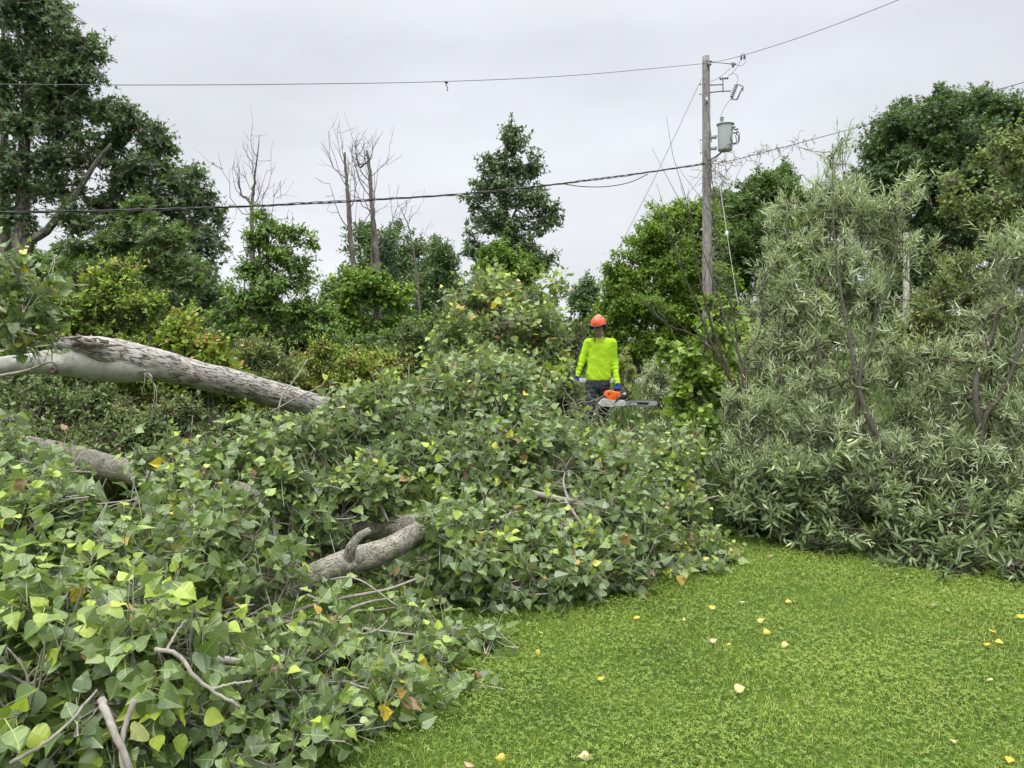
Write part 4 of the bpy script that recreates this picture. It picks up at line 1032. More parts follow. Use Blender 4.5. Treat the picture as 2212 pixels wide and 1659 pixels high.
# goldenrod stalks at the lawn edge
S_g = shrub_spec(leaf=0.085, temps=WILLOW_W, area=0.155, lai=4.00, k=18, shoot=0.5, sub=6, upw=1.6, outw=0.1, rndw=0.25, link=0.0, alpha=(50, 85), hang=0.2, tint=(0.22, 0.12), tipt=0.1)
shrub("dark leafy goldenrod stalks standing at the lawn edge right of the poplar crown",
      [(1590, 1130, 6.7, 40, 50), (1640, 1120, 6.7, 50, 60), (1560, 1080, 6.9, 35, 60), (1610, 1060, 7, 60, 50)], [], S_g, "maple_mid", 320, "twig", "goldenrod", "weed", None)

# ------------------------------------------------------------------ the fallen poplars
def log_mesh(pts, n=110, sides=44, knots=(), rough=0.05, seed=0, flare=()):
    """thick trunk with lumps, swellings and knots; pts (px, py, d, r)"""
    c, r = stem(pts, n, False)
    V, q, t = tubes(c, r, sides, True)
    m = n + 2
    V = V.reshape(m, sides, 3); cc = np.vstack([c[:1], c, c[-1:]])[:, None]
    dirv = V - cc
    tt = t.reshape(m, sides, 3).copy()
    q3 = V.reshape(-1, 3)
    amp = (1 + rough * wob(q3, seed, 5.0) + rough * 0.45 * wob(q3, seed + 1, 16.0) + rough * 0.2 * wob(q3, seed + 2, 50.0)).reshape(m, sides)
    for (kx, ky, kd, kr, kh) in knots:
        k0 = P(kx, ky, kd)
        # push out around the nearest surface point
        g = V.reshape(-1, 3); i = np.argmin(np.linalg.norm(g - k0, axis=1))
        d = np.linalg.norm(V - g[i], axis=2)
        amp += kh * np.exp(-(d / kr) ** 2) - kh * 0.9 * np.exp(-(d / (kr * 0.42)) ** 2)
    V = cc + dirv * amp[..., None]
    return V.reshape(-1, 3), q, tt.reshape(-1, 3), c, r

S_p = dict(leaf=0.074, temps=POPLAR, area=0.56, lai=5.55, k=9, shoot=0.38, sub=9, subr=0.38, shootr=0.0032, link=0.4, linkr=0.0034, limb=0.018, upw=0.75, outw=0.75, rndw=0.5,
           alpha=(35, 80), nup=0.50, nrnd=0.55, nout=0.5, hang=0.45, droop=0.0, tint=(0.37, 0.12), tipt=0.20, yellow=0.007, brown=0.014, luv=True, pet=0.60, sides=4, minz=0.03, clumpt=0.10, elong=0.4)
def bough(root, base, blobs, stems, seed, label=None, mat="twig_pale", extra=None, **k):
    rng = np.random.default_rng(seed)
    S = Spec(**{**S_p, **k})
    wood, leaves = MB(), MB()
    st = [stem(s, 14, False) for s in stems]
    for c, r in st:
        c = c.copy(); c[:, 2] = np.maximum(c[:, 2], 0.03)
        add_tube(wood, c, r, 8, True)
    if extra: extra(rng, wood)
    grow(rng, [blob(*b) for b in blobs], st, S, wood, leaves)
    b = wood.build("bough", M[mat], root, True, base)
    if label: b["label"] = label
    lv = leaves.build("leaves", M["poplar"], b, False, base)
    return b

# --- raised trunk with a broken fork
base = P(1000, 900, 9.2); base[2] = ground_h(base[0], base[1])
ft = thing("fallen_tree", base, "toppled pale poplar trunk slanting up to a broken fork above the leaf mass", "fallen tree", "felled poplars")
mb = MB()
V, q, t, trunk_c, trunk_r = log_mesh([(1060, 985, 9.8, .15), (900, 935, 9.2, .145), (720, 888, 8.4, .136), (560, 843, 7.7, .130), (420, 808, 7.1, .132), (330, 786, 6.75, .142), (262, 772, 6.5, .152), (205, 757, 6.3, .115), (160, 747, 6.2, .078), (120, 740, 6.1, .035)],
                   170, 48, [(423, 816, 6.95, .05, .30), (318, 778, 6.5, .07, .22), (545, 838, 7.5, .04, .12), (225, 760, 6.2, .09, .18), (285, 800, 6.4, .08, .12)], 0.055, 21)
mb.add(V, q, 0, tuv=t)
mb.build("trunk", M["bark_pale"], ft, True, base)
mb = MB()
V, q, t, _, _ = log_mesh([(330, 797, 6.7, .09), (270, 795, 6.5, .13), (215, 791, 6.35, .128), (160, 786, 6.2, .112), (105, 783, 6.1, .095), (50, 788, 6.05, .083), (-40, 795, 5.9, .078), (-160, 800, 5.7, .07)], 90, 36, [(118, 798, 6.0, .05, .35), (110, 770, 6.1, .06, .15)], 0.05, 25)
mb.add(V, q, 0, tuv=t)
o = mb.build("limb", M["bark_smooth"], ft, True, base); o["label"] = "smooth greenish limb running off the left edge"
# split top of the fork
mb = MB()
rng = np.random.default_rng(5)
for i in range(26):
    px = rng.uniform(118, 245); py = 722 + (px - 118) * 0.16 + rng.uniform(-4, 12)
    a = P(px, py, 6.2 + rng.uniform(-.12, .12)); d = nrm(np.array([-1, rng.normal(0, .25), 0.05 + rng.normal(0, .25)])) * rng.uniform(.05, .16)
    mb = MB(); add_tube(mb, np.array([a, a + d * .5 + rng.normal(0, .006, 3), a + d]), np.array([.014, .011, .004]) * rng.uniform(.6, 1.3), 5)
    mb.build("splinter", M["deadwood"], ft, False, base)
for (px, py, d, ln) in ((140, 728, 6.15, .2), (165, 735, 6.1, .22), (195, 738, 6.15, .25)):
    a = P(px, py, d)
    mb = MB(); add_tube(mb, np.array([a, a + np.array([.1, 0, -.03]), a + np.array([ln, 0, -.03])]), np.array([.008, .015, .006]), 7)
    o = mb.build("splinter", M["deadwood"], ft, False, base); o["label"] = "thick torn slab on top of the broken fork"
# sawn knot, hanging bark strips, thin dead twigs
mb = MB()
kc = P(117, 800, 6.02)
lathe(mb, [(0.001, .014), (.014, .014), (.024, .024), (.028, 0.008), (.022, -.02)], kc, (-.1, -1, .1), 14)
knot_m = plain("brown_knot_wood", (.085, .05, .035), .8, var=.4, scale=60)
o = mb.build("knot", knot_m, ft, True, base); o["label"] = "brown stub of a lost branch on the limb"
mb = MB()
lathe(mb, [(0.001, .004), (.010, .004), (.017, .012), (.024, .002), (.02, -.02)], P(425, 815, 6.88), (.1, -1, .25), 14)
mb.build("knot", knot_m, ft, True, base)
mb = MB()
for (pts, r) in (([(314, 806, 6.5), (312, 830, 6.48), (308, 842, 6.5), (306, 852, 6.5)], .007), ([(318, 812, 6.5), (330, 825, 6.45), (334, 850, 6.45), (330, 880, 6.45), (322, 908, 6.45)], .006), ([(320, 815, 6.5), (336, 835, 6.4), (338, 868, 6.4), (330, 895, 6.4), (318, 925, 6.4)], .005),
                 ([(318, 806, 6.5), (326, 812, 6.4), (330, 826, 6.42)], .010), ([(300, 806, 6.5), (312, 800, 6.42), (322, 806, 6.45)], .010)):
    mb = MB(); add_tube(mb, catmull([P(*p) for p in pts], 14), np.linspace(r, r * .45, 14), 5)
    o = mb.build("bark_strip", M["twig_pale"], ft, True, base); o["label"] = "pale bark strip dangling below the trunk"
mb = MB()
for (pts, r) in (([(600, 905, 7.3), (608, 860, 7.35), (640, 815, 7.4), (665, 775, 7.5)], .010), ([(580, 893, 7.3), (640, 860, 7.3), (690, 835, 7.35), (706, 818, 7.4)], .009), ([(618, 862, 7.34), (600, 850, 7.4), (578, 838, 7.4)], .005),
                 ([(660, 930, 7.4), (690, 880, 7.4), (712, 845, 7.5)], .008), ([(0, 812, 5.7), (60, 800, 5.65), (105, 782, 5.7), (118, 786, 5.8)], .013), ([(0, 760, 5.7), (60, 752, 5.7), (112, 745, 5.9)], .011), ([(-10, 662, 5.6), (40, 690, 5.65), (80, 722, 5.8)], .017), ([(10, 730, 5.6), (50, 712, 5.6), (92, 690, 5.7)], .007),
                 ([(40, 850, 6), (110, 808, 6.1)], .005)):
    mb = MB(); add_tube(mb, catmull([P(*p) for p in pts], 12), np.linspace(r, r * .4, 12), 6)
    o = mb.build("branch", M["twig"], ft, True, base); o["label"] = "thin dead branch"
bough(ft, base, [(25, 600, 5.2, 35, 40), (60, 655, 5.3, 55, 35), (20, 700, 5.3, 50, 40), (110, 690, 5.4, 40, 30), (60, 730, 5.5, 50, 22), (15, 555, 5.1, 20, 18), (90, 620, 5.3, 20, 22)],
      [[(60, 740, 5.6, .014), (70, 690, 5.4, .010), (55, 630, 5.2, .007), (20, 560, 5.1, .004)], [(70, 690, 5.4, .008), (120, 660, 5.4, .004)]], 401, "sparse leafy spray at the left edge above the broken fork", lai=0.9, sub=4, yellow=0.05, leaf=0.08)
bough(ft, base, [(1075, 635, 8.2, 90, 45), (1000, 650, 8.1, 55, 45), (1150, 650, 8.3, 55, 45), (1080, 700, 8.0, 110, 50), (980, 720, 7.9, 65, 45), (1170, 720, 8.2, 65, 50), (1060, 770, 7.8, 130, 45), (1150, 790, 8, 80, 50), (960, 770, 7.8, 65, 40), (1100, 840, 7.6, 110, 40), (1205, 610, 8.4, 22, 30), (1195, 790, 8.2, 40, 45)],
      [[(1090, 960, 8.2, .045), (1092, 840, 8.2, .034), (1080, 740, 8.1, .022), (1075, 640, 8.2, .010)], [(1090, 820, 8.2, .02), (1140, 740, 8.2, .014), (1165, 650, 8.3, .006)], [(1088, 800, 8.1, .018), (1020, 720, 8.1, .012), (985, 650, 8.1, .006)]],
      402, "upright leafy limb standing above the fallen crown", lai=4.95, yellow=0.035, brown=0.04, tint=(0.47, 0.15), temps=POPLAR_LO, leaf=0.078)

# --- lower trunk and its crown spread over the lawn
base = P(840, 1210, 5.0); base[2] = 0
ft2 = thing("fallen_tree", base, "fallen poplar with mossy trunk lying under its broad leafy crown on the lawn", "fallen tree", "felled poplars")
mb = MB()
V, q, t, _, _ = log_mesh([(60, 965, 6.4, .09), (150, 985, 6.2, .095), (260, 1015, 6.0, .098), (400, 1045, 5.8, .10), (560, 1080, 5.6, .10), (700, 1115, 5.4, .105), (840, 1140, 5.3, .09), (980, 1120, 5.3, .07)], 120, 40, [(350, 1030, 5.7, .06, .15)], 0.06, 31)
mb.add(V, q, 0, tuv=t)
mb.build("trunk", M["bark_mossy"], ft2, True, base)
mb = MB()
V, q, t, _, _ = log_mesh([(420, 1370, 4.0, .042), (530, 1316, 4.15, .062), (640, 1262, 4.3, .072), (745, 1218, 4.45, .078), (830, 1190, 4.6, .074), (900, 1155, 4.85, .072), (980, 1120, 5.2, .06)], 110, 40, [(760, 1205, 4.35, .06, .22), (660, 1250, 4.2, .05, .12)], 0.06, 35)
mb.add(V, q, 0, tuv=t)
c = catmull([P(752, 1215, 4.42), P(758, 1185, 4.38), P(775, 1160, 4.4), P(800, 1145, 4.42)], 12)
add_tube(mb, c, np.linspace(.035, .02, 12), 10)
o = mb.build("limb", M["bark_mossy"], ft2, True, base); o["label"] = "thick bare limb with a curved dead stub"
mb = MB()
rng = np.random.default_rng(9)
for (pts, r) in (([(590, 1340, 4.0), (700, 1300, 4.1), (830, 1275, 4.1), (900, 1250, 4.15)], .012), ([(740, 1320, 4.05), (800, 1300, 4.1), (860, 1290, 4.1)], .010), ([(700, 1255, 4.2), (770, 1250, 4.1), (860, 1310, 4.0)], .007), ([(545, 1330, 3.9), (580, 1400, 3.6), (610, 1450, 3.4)], .008)):
    mb = MB(); add_tube(mb, catmull([P(*p) for p in pts], 14), np.linspace(r, r * .5, 14), 6)
    o = mb.build("branch", M["twig_pale"], ft2, True, base); o["label"] = "thin pale branch lying on the grass under the limb"

def near_twigs(rng, wood):
    for (pts, r) in (([(335, 1403, 2.38), (372, 1408, 2.38), (395, 1425, 2.38), (420, 1460, 2.36), (455, 1490, 2.36), (490, 1510, 2.36), (520, 1530, 2.37)], .0075),
                     ([(218, 1512, 2.3), (232, 1545, 2.26), (252, 1595, 2.22), (280, 1660, 2.2), (290, 1720, 2.2)], .0125), ([(292, 1510, 2.3), (275, 1555, 2.28), (264, 1600, 2.25), (262, 1640, 2.22), (280, 1690, 2.2)], .0095),
                     ([(455, 1490, 2.36), (500, 1478, 2.4), (545, 1470, 2.42)], .0055), ([(20, 1650, 2.3), (90, 1610, 2.35), (150, 1560, 2.4), (210, 1490, 2.5)], .007), ([(360, 1405, 2.38), (380, 1370, 2.42), (400, 1340, 2.45)], .005)):
        add_tube(wood, catmull([P(*p) for p in pts], 18) + rng.normal(0, .0012, (18, 3)), np.linspace(r, r * .62, 18), 8)
B = lambda *a, **k: bough(ft2, base, *a, **k)
B([(110, 1330, 2.75, 150, 110), (260, 1400, 2.65, 150, 110), (60, 1480, 2.55, 150, 110), (230, 1520, 2.6, 160, 90), (410, 1380, 2.8, 140, 100), (-60, 1380, 2.7, 120, 150)],
  [[(300, 1700, 2.7, .022), (280, 1500, 2.75, .016), (240, 1380, 2.8, .010), (200, 1280, 2.8, .006)], [(280, 1480, 2.75, .012), (400, 1380, 2.8, .006)]], 410, "nearest bough with large bright leaves in the bottom left corner", extra=near_twigs, lai=4.50, leaf=0.078, tipt=0.28, tint=(0.45, 0.14), yellow=0.016)
B([(400, 1560, 2.8, 130, 80), (540, 1540, 2.95, 130, 80), (660, 1570, 3.0, 110, 60), (480, 1640, 2.75, 160, 50), (120, 1620, 2.6, 150, 70), (300, 1640, 2.7, 140, 60), (-40, 1600, 2.6, 140, 90)],
  [[(300, 1700, 2.9, .02), (430, 1610, 2.95, .014), (600, 1570, 3.0, .007)]], 411, "dark low bough along the bottom edge", lai=5.10)
B([(610, 1440, 3.15, 120, 70), (740, 1470, 3.3, 110, 65), (850, 1500, 3.4, 90, 50), (920, 1520, 3.45, 60, 40), (780, 1560, 3.25, 110, 45), (960, 1480, 3.6, 40, 35), (640, 1530, 3.1, 110, 60)],
  [[(450, 1420, 3.3, .02), (620, 1450, 3.35, .014), (780, 1490, 3.4, .009), (930, 1510, 3.5, .005)]], 412, "bough whose tip lies farthest out on the near lawn", lai=4.80)
B([(80, 1130, 3.5, 130, 80), (200, 1090, 3.7, 120, 75), (40, 1220, 3.3, 130, 80), (190, 1210, 3.4, 120, 80), (320, 1190, 3.6, 110, 80), (-60, 1120, 3.5, 110, 110), (100, 1040, 4.0, 110, 45), (310, 1290, 3.3, 130, 60)],
  [[(250, 1400, 3.5, .026), (200, 1250, 3.55, .018), (140, 1130, 3.6, .010), (60, 1050, 3.8, .006)], [(210, 1260, 3.55, .014), (330, 1180, 3.6, .006)]], 413, "left-hand bough between the mossy trunk and the nearest leaves", lai=4.80)
B([(440, 1130, 4.1, 110, 65), (540, 1160, 4.2, 100, 60), (450, 1230, 3.9, 120, 65), (380, 1060, 4.6, 90, 50), (580, 1240, 3.95, 80, 50), (480, 1320, 3.7, 110, 50)],
  [[(420, 1370, 4.05, .024), (450, 1250, 4.1, .016), (440, 1140, 4.2, .009), (400, 1060, 4.5, .005)]], 414, "bough rising in front of the mossy trunk", lai=4.65)
B([(370, 985, 5.0, 70, 40), (470, 965, 5.1, 80, 50), (570, 960, 5.2, 85, 60), (640, 920, 5.3, 55, 40), (610, 1050, 4.95, 50, 40), (450, 1020, 4.9, 50, 22), (650, 1020, 5.1, 95, 65), (300, 980, 5.0, 50, 26), (700, 950, 5.4, 60, 50)],
  [[(600, 1200, 5.0, .024), (590, 1080, 5.1, .016), (570, 960, 5.2, .008)], [(590, 1080, 5.1, .014), (480, 1000, 5.1, .007), (380, 960, 5.0, .004)]], 415, "bough with airy top edge in front of the raised trunk's foot", lai=4.50)
B([(760, 900, 5.8, 75, 55), (850, 900, 5.9, 85, 60), (800, 980, 5.6, 110, 65), (720, 1040, 5.3, 90, 60), (900, 990, 5.7, 95, 65), (820, 1070, 5.3, 110, 60), (710, 1120, 4.95, 80, 40), (800, 850, 6.1, 50, 30), (870, 850, 6.2, 60, 40), (740, 870, 6.0, 40, 30)],
  [[(780, 1180, 5.4, .03), (800, 1060, 5.6, .02), (820, 940, 5.8, .010), (810, 850, 6.0, .005)]], 416, "central bough hiding the raised trunk's end", lai=4.80)
B([(960, 860, 6.4, 75, 50), (1050, 850, 6.5, 85, 55), (1130, 880, 6.5, 75, 55), (1000, 930, 6.1, 105, 60), (1110, 960, 6.1, 105, 60), (1010, 1020, 5.7, 95, 60), (1180, 930, 6.4, 65, 50), (1020, 800, 6.8, 80, 40), (950, 820, 6.7, 60, 40), (1110, 820, 6.8, 60, 40), (1060, 790, 7.0, 50, 30)],
  [[(1040, 1120, 6.0, .03), (1045, 1000, 6.2, .02), (1040, 880, 6.4, .010)], [(1045, 1000, 6.2, .016), (1130, 900, 6.4, .007)]], 417, "high bough at the middle of the crown", lai=4.95, yellow=0.015)
B([(1000, 1110, 5.2, 100, 60), (1100, 1110, 5.2, 110, 65), (1060, 1190, 4.95, 110, 60), (980, 1190, 5.0, 80, 50), (1150, 1190, 5.0, 95, 60), (1090, 1260, 4.75, 100, 40), (1010, 1250, 4.8, 70, 35)],
  [[(1000, 1110, 5.2, .03), (1060, 1140, 5.15, .018), (1120, 1200, 5.0, .008)]], 418, "drooping front bough over the lawn at the middle", lai=5.40)
B([(1220, 1020, 6.0, 100, 60), (1310, 1000, 6.3, 95, 60), (1250, 1090, 5.6, 110, 60), (1350, 1080, 5.8, 100, 60), (1270, 1170, 5.2, 105, 55), (1370, 1170, 5.4, 90, 55), (1240, 1240, 4.9, 95, 45), (1340, 1235, 5.05, 90, 35), (1230, 960, 6.6, 90, 40)],
  [[(1120, 1060, 5.6, .03), (1220, 1080, 5.7, .02), (1340, 1100, 5.7, .009)], [(1220, 1080, 5.7, .014), (1290, 1180, 5.3, .006)]], 419, "broad bough right of the crown's middle reaching the lawn", lai=5.25, brown=0.025, temps=POPLAR_LO)
B([(1420, 1010, 6.8, 85, 55), (1480, 1030, 6.7, 60, 55), (1440, 1090, 6.3, 85, 55), (1500, 1110, 6.2, 50, 55), (1460, 1170, 5.9, 80, 50), (1530, 1190, 5.9, 50, 45), (1420, 1220, 5.5, 80, 35), (1500, 1230, 5.6, 60, 26), (1560, 1215, 5.8, 35, 22), (1510, 980, 7, 30, 40)],
  [[(1320, 1080, 6.2, .026), (1410, 1090, 6.3, .016), (1510, 1150, 6.1, .006)]], 420, "right-hand bough with browning leaf tips near the willow", lai=5.25, brown=0.05, yellow=0.02, tint=(0.43, 0.14), temps=POPLAR_LO)
B([(880, 1340, 4.2, 90, 35), (980, 1370, 4.1, 60, 26), (780, 1370, 3.95, 100, 40), (930, 1420, 3.8, 70, 30), (680, 1380, 3.7, 90, 50), (840, 1420, 3.75, 80, 35), (1050, 1375, 4.1, 26, 16), (720, 1300, 4.1, 60, 26)],
  [[(560, 1340, 4.0, .016), (720, 1350, 4.05, .010), (880, 1370, 4.05, .006), (1020, 1380, 4.1, .003)]], 421, "thin low bough reaching out over the grass below the bare limb", lai=3.90)
B([(1350, 945, 8.6, 80, 28), (1430, 950, 8.2, 70, 30), (1270, 940, 8.8, 60, 28), (1380, 1000, 7.6, 90, 35), (1200, 930, 8.0, 60, 40), (1480, 960, 7.8, 50, 35)],
  [[(1200, 1010, 7.8, .024), (1320, 980, 8.0, .014), (1440, 960, 8.1, .006)]], 422, "far side of the crown in front of the worker's boots", lai=4.50, brown=0.05, temps=POPLAR_LO)
B([(600, 1160, 5.2, 90, 45), (680, 1180, 5.2, 80, 40), (560, 1110, 5.3, 80, 40), (860, 1250, 5.2, 90, 35), (930, 1210, 5.1, 60, 40), (760, 1150, 5.4, 80, 30), (640, 1230, 4.9, 50, 30), (950, 1290, 4.7, 70, 22)],
  [[(560, 1340, 4.6, .02), (650, 1230, 5.0, .014), (720, 1170, 5.2, .007)]], 423, "shaded leaves packed between the two logs", lai=4.6, tint=(0.34, 0.12), tipt=0.12, temps=POPLAR_LO)
B([(985, 1135, 4.75, 45, 40), (930, 1120, 4.7, 40, 30), (1010, 1190, 4.6, 50, 40)], [[(1000, 1110, 5.2, .014), (980, 1130, 4.85, .008)]], 424, "leaves lapping over the far end of the bare limb", lai=4.2)
B([(470, 1390, 3.5, 70, 40)], [[(420, 1420, 3.6, .014), (480, 1380, 3.55, .007)]], 426, "leaves lapping over the near end of the bare limb", lai=4.2)
B([(70, 1000, 5.3, 70, 30), (40, 950, 5.6, 60, 35), (-30, 1000, 5.3, 60, 60), (345, 1050, 5.2, 40, 16), (130, 1020, 5.2, 40, 18), (20, 900, 5.8, 30, 25)],
  [[(60, 1080, 5.4, .014), (50, 1010, 5.5, .008)]], 425, "thin spray lying across the mossy trunk's left end", lai=2.6)
# bare twigs in front of the worker's legs
rng = np.random.default_rng(31)
mb = MB()
for i in range(26):
    px, py = rng.uniform(1180, 1330), rng.uniform(880, 945)
    a = P(px, py, rng.uniform(10.2, 11.2)); a[2] = max(a[2], .3)
    d = nrm(np.array([rng.normal(0, .8), rng.normal(0, .3), abs(rng.normal(.5, .5))])) * rng.uniform(.25, .75)
    tt = np.linspace(0, 1, 7)[:, None]
    p = a + d * tt + np.cumsum(rng.normal(0, .03, (7, 3)), 0)
    mb = MB(); add_tube(mb, p, np.linspace(.006, .0025, 7) * rng.uniform(.5, 1.2), 4, False)
    o = mb.build("branch", M["twig_pale"], ft2, True, base); o["label"] = "bare pale twig before the worker's legs"

# ------------------------------------------------------------------ utility pole with transformer, wires
PD = 22.0
def U(px, py, dy=0.0):
    return P(px, py, PD) + np.array([0, dy, 0])
def C2(cx, cy, dy=0.0):                      # from the close-up of the pole
    return U(1426 + cx * 0.3965, 82.3 + cy * 0.3965, dy)
pole_m = bark_mat("weathered_pole_wood", (0.30, 0.285, 0.265), (0.10, 0.09, 0.08), 26, 0.035, 0.4, None, 0.10)
steel = plain("galvanised_steel", (0.30, 0.31, 0.32), 0.5, 0.6, scale=40)
tank_m = plain("grey_tank_paint", (0.37, 0.39, 0.395), 0.42, 0.0, var=0.07, scale=6, coat=0.1)
porc = plain("grey_porcelain", (0.33, 0.35, 0.36), 0.25, scale=20, var=.08)
blk = plain("black_cable", (0.015, 0.015, 0.016), 0.5, scale=50)
iron = plain("dark_iron", (0.06, 0.055, 0.05), 0.6, 0.3, scale=40)
wire_m = plain("grey_wire", (0.075, 0.08, 0.085), 0.5, 0.3, scale=50)
base = U(1531, 720); base[2] = float(ground_h(base[0], base[1])) - 0.05
up = thing("utility_pole", base, "tall weathered wooden utility pole carrying a grey transformer", "utility pole")
mb = MB()
top = U(1525, 122)
c = np.linspace(base - UP * .2, top, 60)
V, q, t = tubes(c, np.linspace(.155, .105, 60), 20, True)
V += nrm(V - np.array([top[0], top[1], 0])) * np.array([1, 1, 0]) * (0.004 * wob(V * np.array([8, 8, .4]), 3))[:, None]
mb.add(V, q, 0, tuv=t)
mb.build("post", pole_m, up, True, base)
def fins(mb, a, b, n, r0, r1):
    a, b = np.asarray(a), np.asarray(b); L_ = np.linalg.norm(b - a)
    prof = [(r0 * .5, 0)]
    for i in range(n):
        h = L_ * (i + .15) / n
        prof += [(r0, h), (r1, h + L_ * .25 / n), (r1, h + L_ * .4 / n), (r0, h + L_ * .6 / n)]
    prof += [(r0 * .5, L_)]
    lathe(mb, prof, a, (b - a) / L_, 14)
def part(name, mat, fn, parent=None, label=None):
    mb = MB(); fn(mb)
    o = mb.build(name, mat, parent or up, True, base)
    if label: o["label"] = label
    return o
# dead-end insulator on its rod
part("rod", steel, lambda m: add_tube(m, [C2(262, 140, -.13), C2(320, 143, -.13), C2(382, 150, -.13)], .014, 8))
ins = part("insulator", porc, lambda m: lathe(m, [(.02, -.05), (.045, -.05), (.10, -.02), (.105, .0), (.05, .02), (.045, .05), (.02, .08)], C2(392, 150, -.13), (1, 0, .1), 18), label="disc insulator at the rod's end")
part("insulator", porc, lambda m: fins(m, C2(258, 160, -.14), C2(268, 128, -.16), 2, .04, .07), label="spool insulator at the pole top")
# bracket with arrester and fuse cutout
def brk(m):
    add_tube(m, [C2(268, 260, -.06), C2(337, 260, -.1)], .016, 8)
    add_tube(m, [C2(268, 300, -.06), C2(330, 296, -.1), C2(378, 296, -.12)], .016, 8)
    add_tube(m, [C2(337, 232, -.1), C2(337, 300, -.1)], .014, 8)
part("bracket", iron, brk)
part("insulator", porc, lambda m: fins(m, C2(318, 227, -.1), C2(368, 222, -.1), 4, .03, .052), label="small ribbed insulator lying on the bracket")
part("fuse_cutout", porc, lambda m: fins(m, C2(408, 264, -.14), C2(381, 332, -.14), 7, .034, .058))
def fuse(m):
    add_tube(m, [C2(438, 282, -.16), C2(410, 345, -.16)], .018, 8)
    add_tube(m, [C2(404, 262, -.15), C2(425, 266, -.16), C2(444, 276, -.16), C2(440, 300, -.16)], .013, 7)
    add_tube(m, [C2(380, 334, -.15), C2(395, 346, -.16), C2(412, 345, -.16)], .014, 7)
    add_tube(m, [C2(382, 338, -.15), C2(380, 348, -.15)], .012, 7)
part("fuse_tube", iron, fuse)
for x, y in ((434, 118), (450, 114)):
    part("clamp", iron, lambda m: (add_tube(m, [C2(x, y - 14, -.15), C2(x, y, -.15), C2(x - 1, y + 12, -.15)], .022, 7), add_tube(m, [C2(x - 5, y, -.15), C2(x + 5, y, -.15)], .018, 7)))
for pts in ([(404, 155), (430, 160), (450, 150), (460, 125), (450, 98), (436, 96), (432, 110)], [(432, 128), (410, 170), (385, 200), (366, 215)], [(366, 212), (390, 203), (412, 215), (416, 240), (410, 262)], [(381, 335), (355, 370), (332, 410), (322, 452)], [(380, 170), (340, 205), (300, 232), (268, 246)]):
    part("jumper_wire", wire_m, lambda m: add_tube(m, catmull([C2(x, y, -.14) for x, y in pts], 20), .0062, 5))
# transformer
tc = C2(340, 560, -.28)
h = 0.36
def tank(m):
    lathe(m, [(.02, -h), (.17, -h), (.195, -h + .02), (.20, -h + .05), (.215, h - .04), (.215, h)], tc, (0, 0, 1), 32)
tr = part("transformer", tank_m, tank, label="cylindrical grey transformer can")
def lid(m):
    lathe(m, [(.216, h), (.245, h + .005), (.248, h + .035), (.23, h + .045), (.17, h + .065), (.09, h + .085), (.01, h + .09)], tc, (0, 0, 1), 32)
part("lid", tank_m, lid, tr)
part("bushing", porc, lambda m: fins(m, tc + np.array([-.10, 0, h + .06]), tc + np.array([-.10, 0, h + .24]), 4, .032, .062), tr)
for x, y in ((378, 512), (392, 522), (388, 540)):
    part("terminal", iron, lambda m: add_tube(m, [C2(x - 12, y, -.42), C2(x, y, -.46), C2(x + 6, y - 4, -.48)], .020, 8), tr)
for y in (545, 606):
    part("mounting_bracket", tank_m, lambda m: box(m, C2(286, y, -.12), (.16, .10, .09), bev=.006), tr)
for pts in ([(380, 515), (362, 525), (356, 545), (362, 575), (378, 600), (392, 585), (386, 560), (392, 540)], [(393, 525), (404, 545), (406, 575), (398, 598), (380, 600)], [(390, 542), (400, 560), (396, 590), (350, 605), (318, 640), (285, 660), (245, 682)], [(382, 600), (350, 620), (300, 648), (248, 690)], [(318, 640), (300, 655), (272, 670), (270, 760), (284, 850)]):
    part("cable_loop", blk, lambda m: add_tube(m, catmull([C2(x, y, -.46 if x > 330 else -.2) for x, y in pts], 26), .011, 6))
for x, y in ((214, 252), (214, 306), (216, 555), (216, 626)):
    part("bolt", iron, lambda m: (add_tube(m, [C2(240, y), C2(x, y)], .009, 6), add_tube(m, [C2(x + 6, y), C2(x + 2, y)], .02, 6)))
def conduit(m):
    add_tube(m, [C2(248, 330, -.12), C2(250, 365, -.13)], .035, 8)
    add_tube(m, catmull([C2(250, 365, -.13), C2(258, 410, -.12), C2(268, 480, -.08), C2(278, 570, -.05)], 14), .012, 6)
part("ground_wire", steel, conduit)

dl = lambda px: 1 / (1 / 13.0 + (1 / 21.9 - 1 / 13.0) * px / 1526)
def wire(label, pts, r, mat=wire_m, name="overhead_wire", cat="wire", n=60, group="wires strung from the utility pole", helix=0):
    p = catmull(np.array(pts), n)
    mb = MB()
    if helix:
        s = np.concatenate([[0], np.cumsum(np.linalg.norm(np.diff(p, axis=0), axis=1))])
        for k in range(3):
            a = s * 4.2 + k * 2.094 + 1.2 * np.sin(s * .9)
            o_ = np.stack([0 * a, np.cos(a), np.sin(a)], 1) * (helix * (1 + .35 * np.sin(s * 1.7 + k)))[:, None]
            add_tube(mb, p + o_, r, 6)
    else:
        add_tube(mb, p, r, 5)
    b = p[-1].copy()
    return tag(mb.build(name, mat, None, True, b), label, cat, group)
wire("thin upper wire running from the pole top across to the left edge", [P(-300, 179, dl(-300)), P(0, 182, dl(0)), P(300, 183.5, dl(300)), P(600, 182, dl(600)), P(960, 176, dl(960)), P(1250, 162, dl(1250)), U(1526, 141, -.16)], .0075)
wire("thin wire climbing from the pole top to the upper right", [U(1526, 141, -.16), P(1600, 121, 20.5), P(1750, 73, 18.5), P(1945, -2, 16.5), P(2150, -90, 15)], .0072)
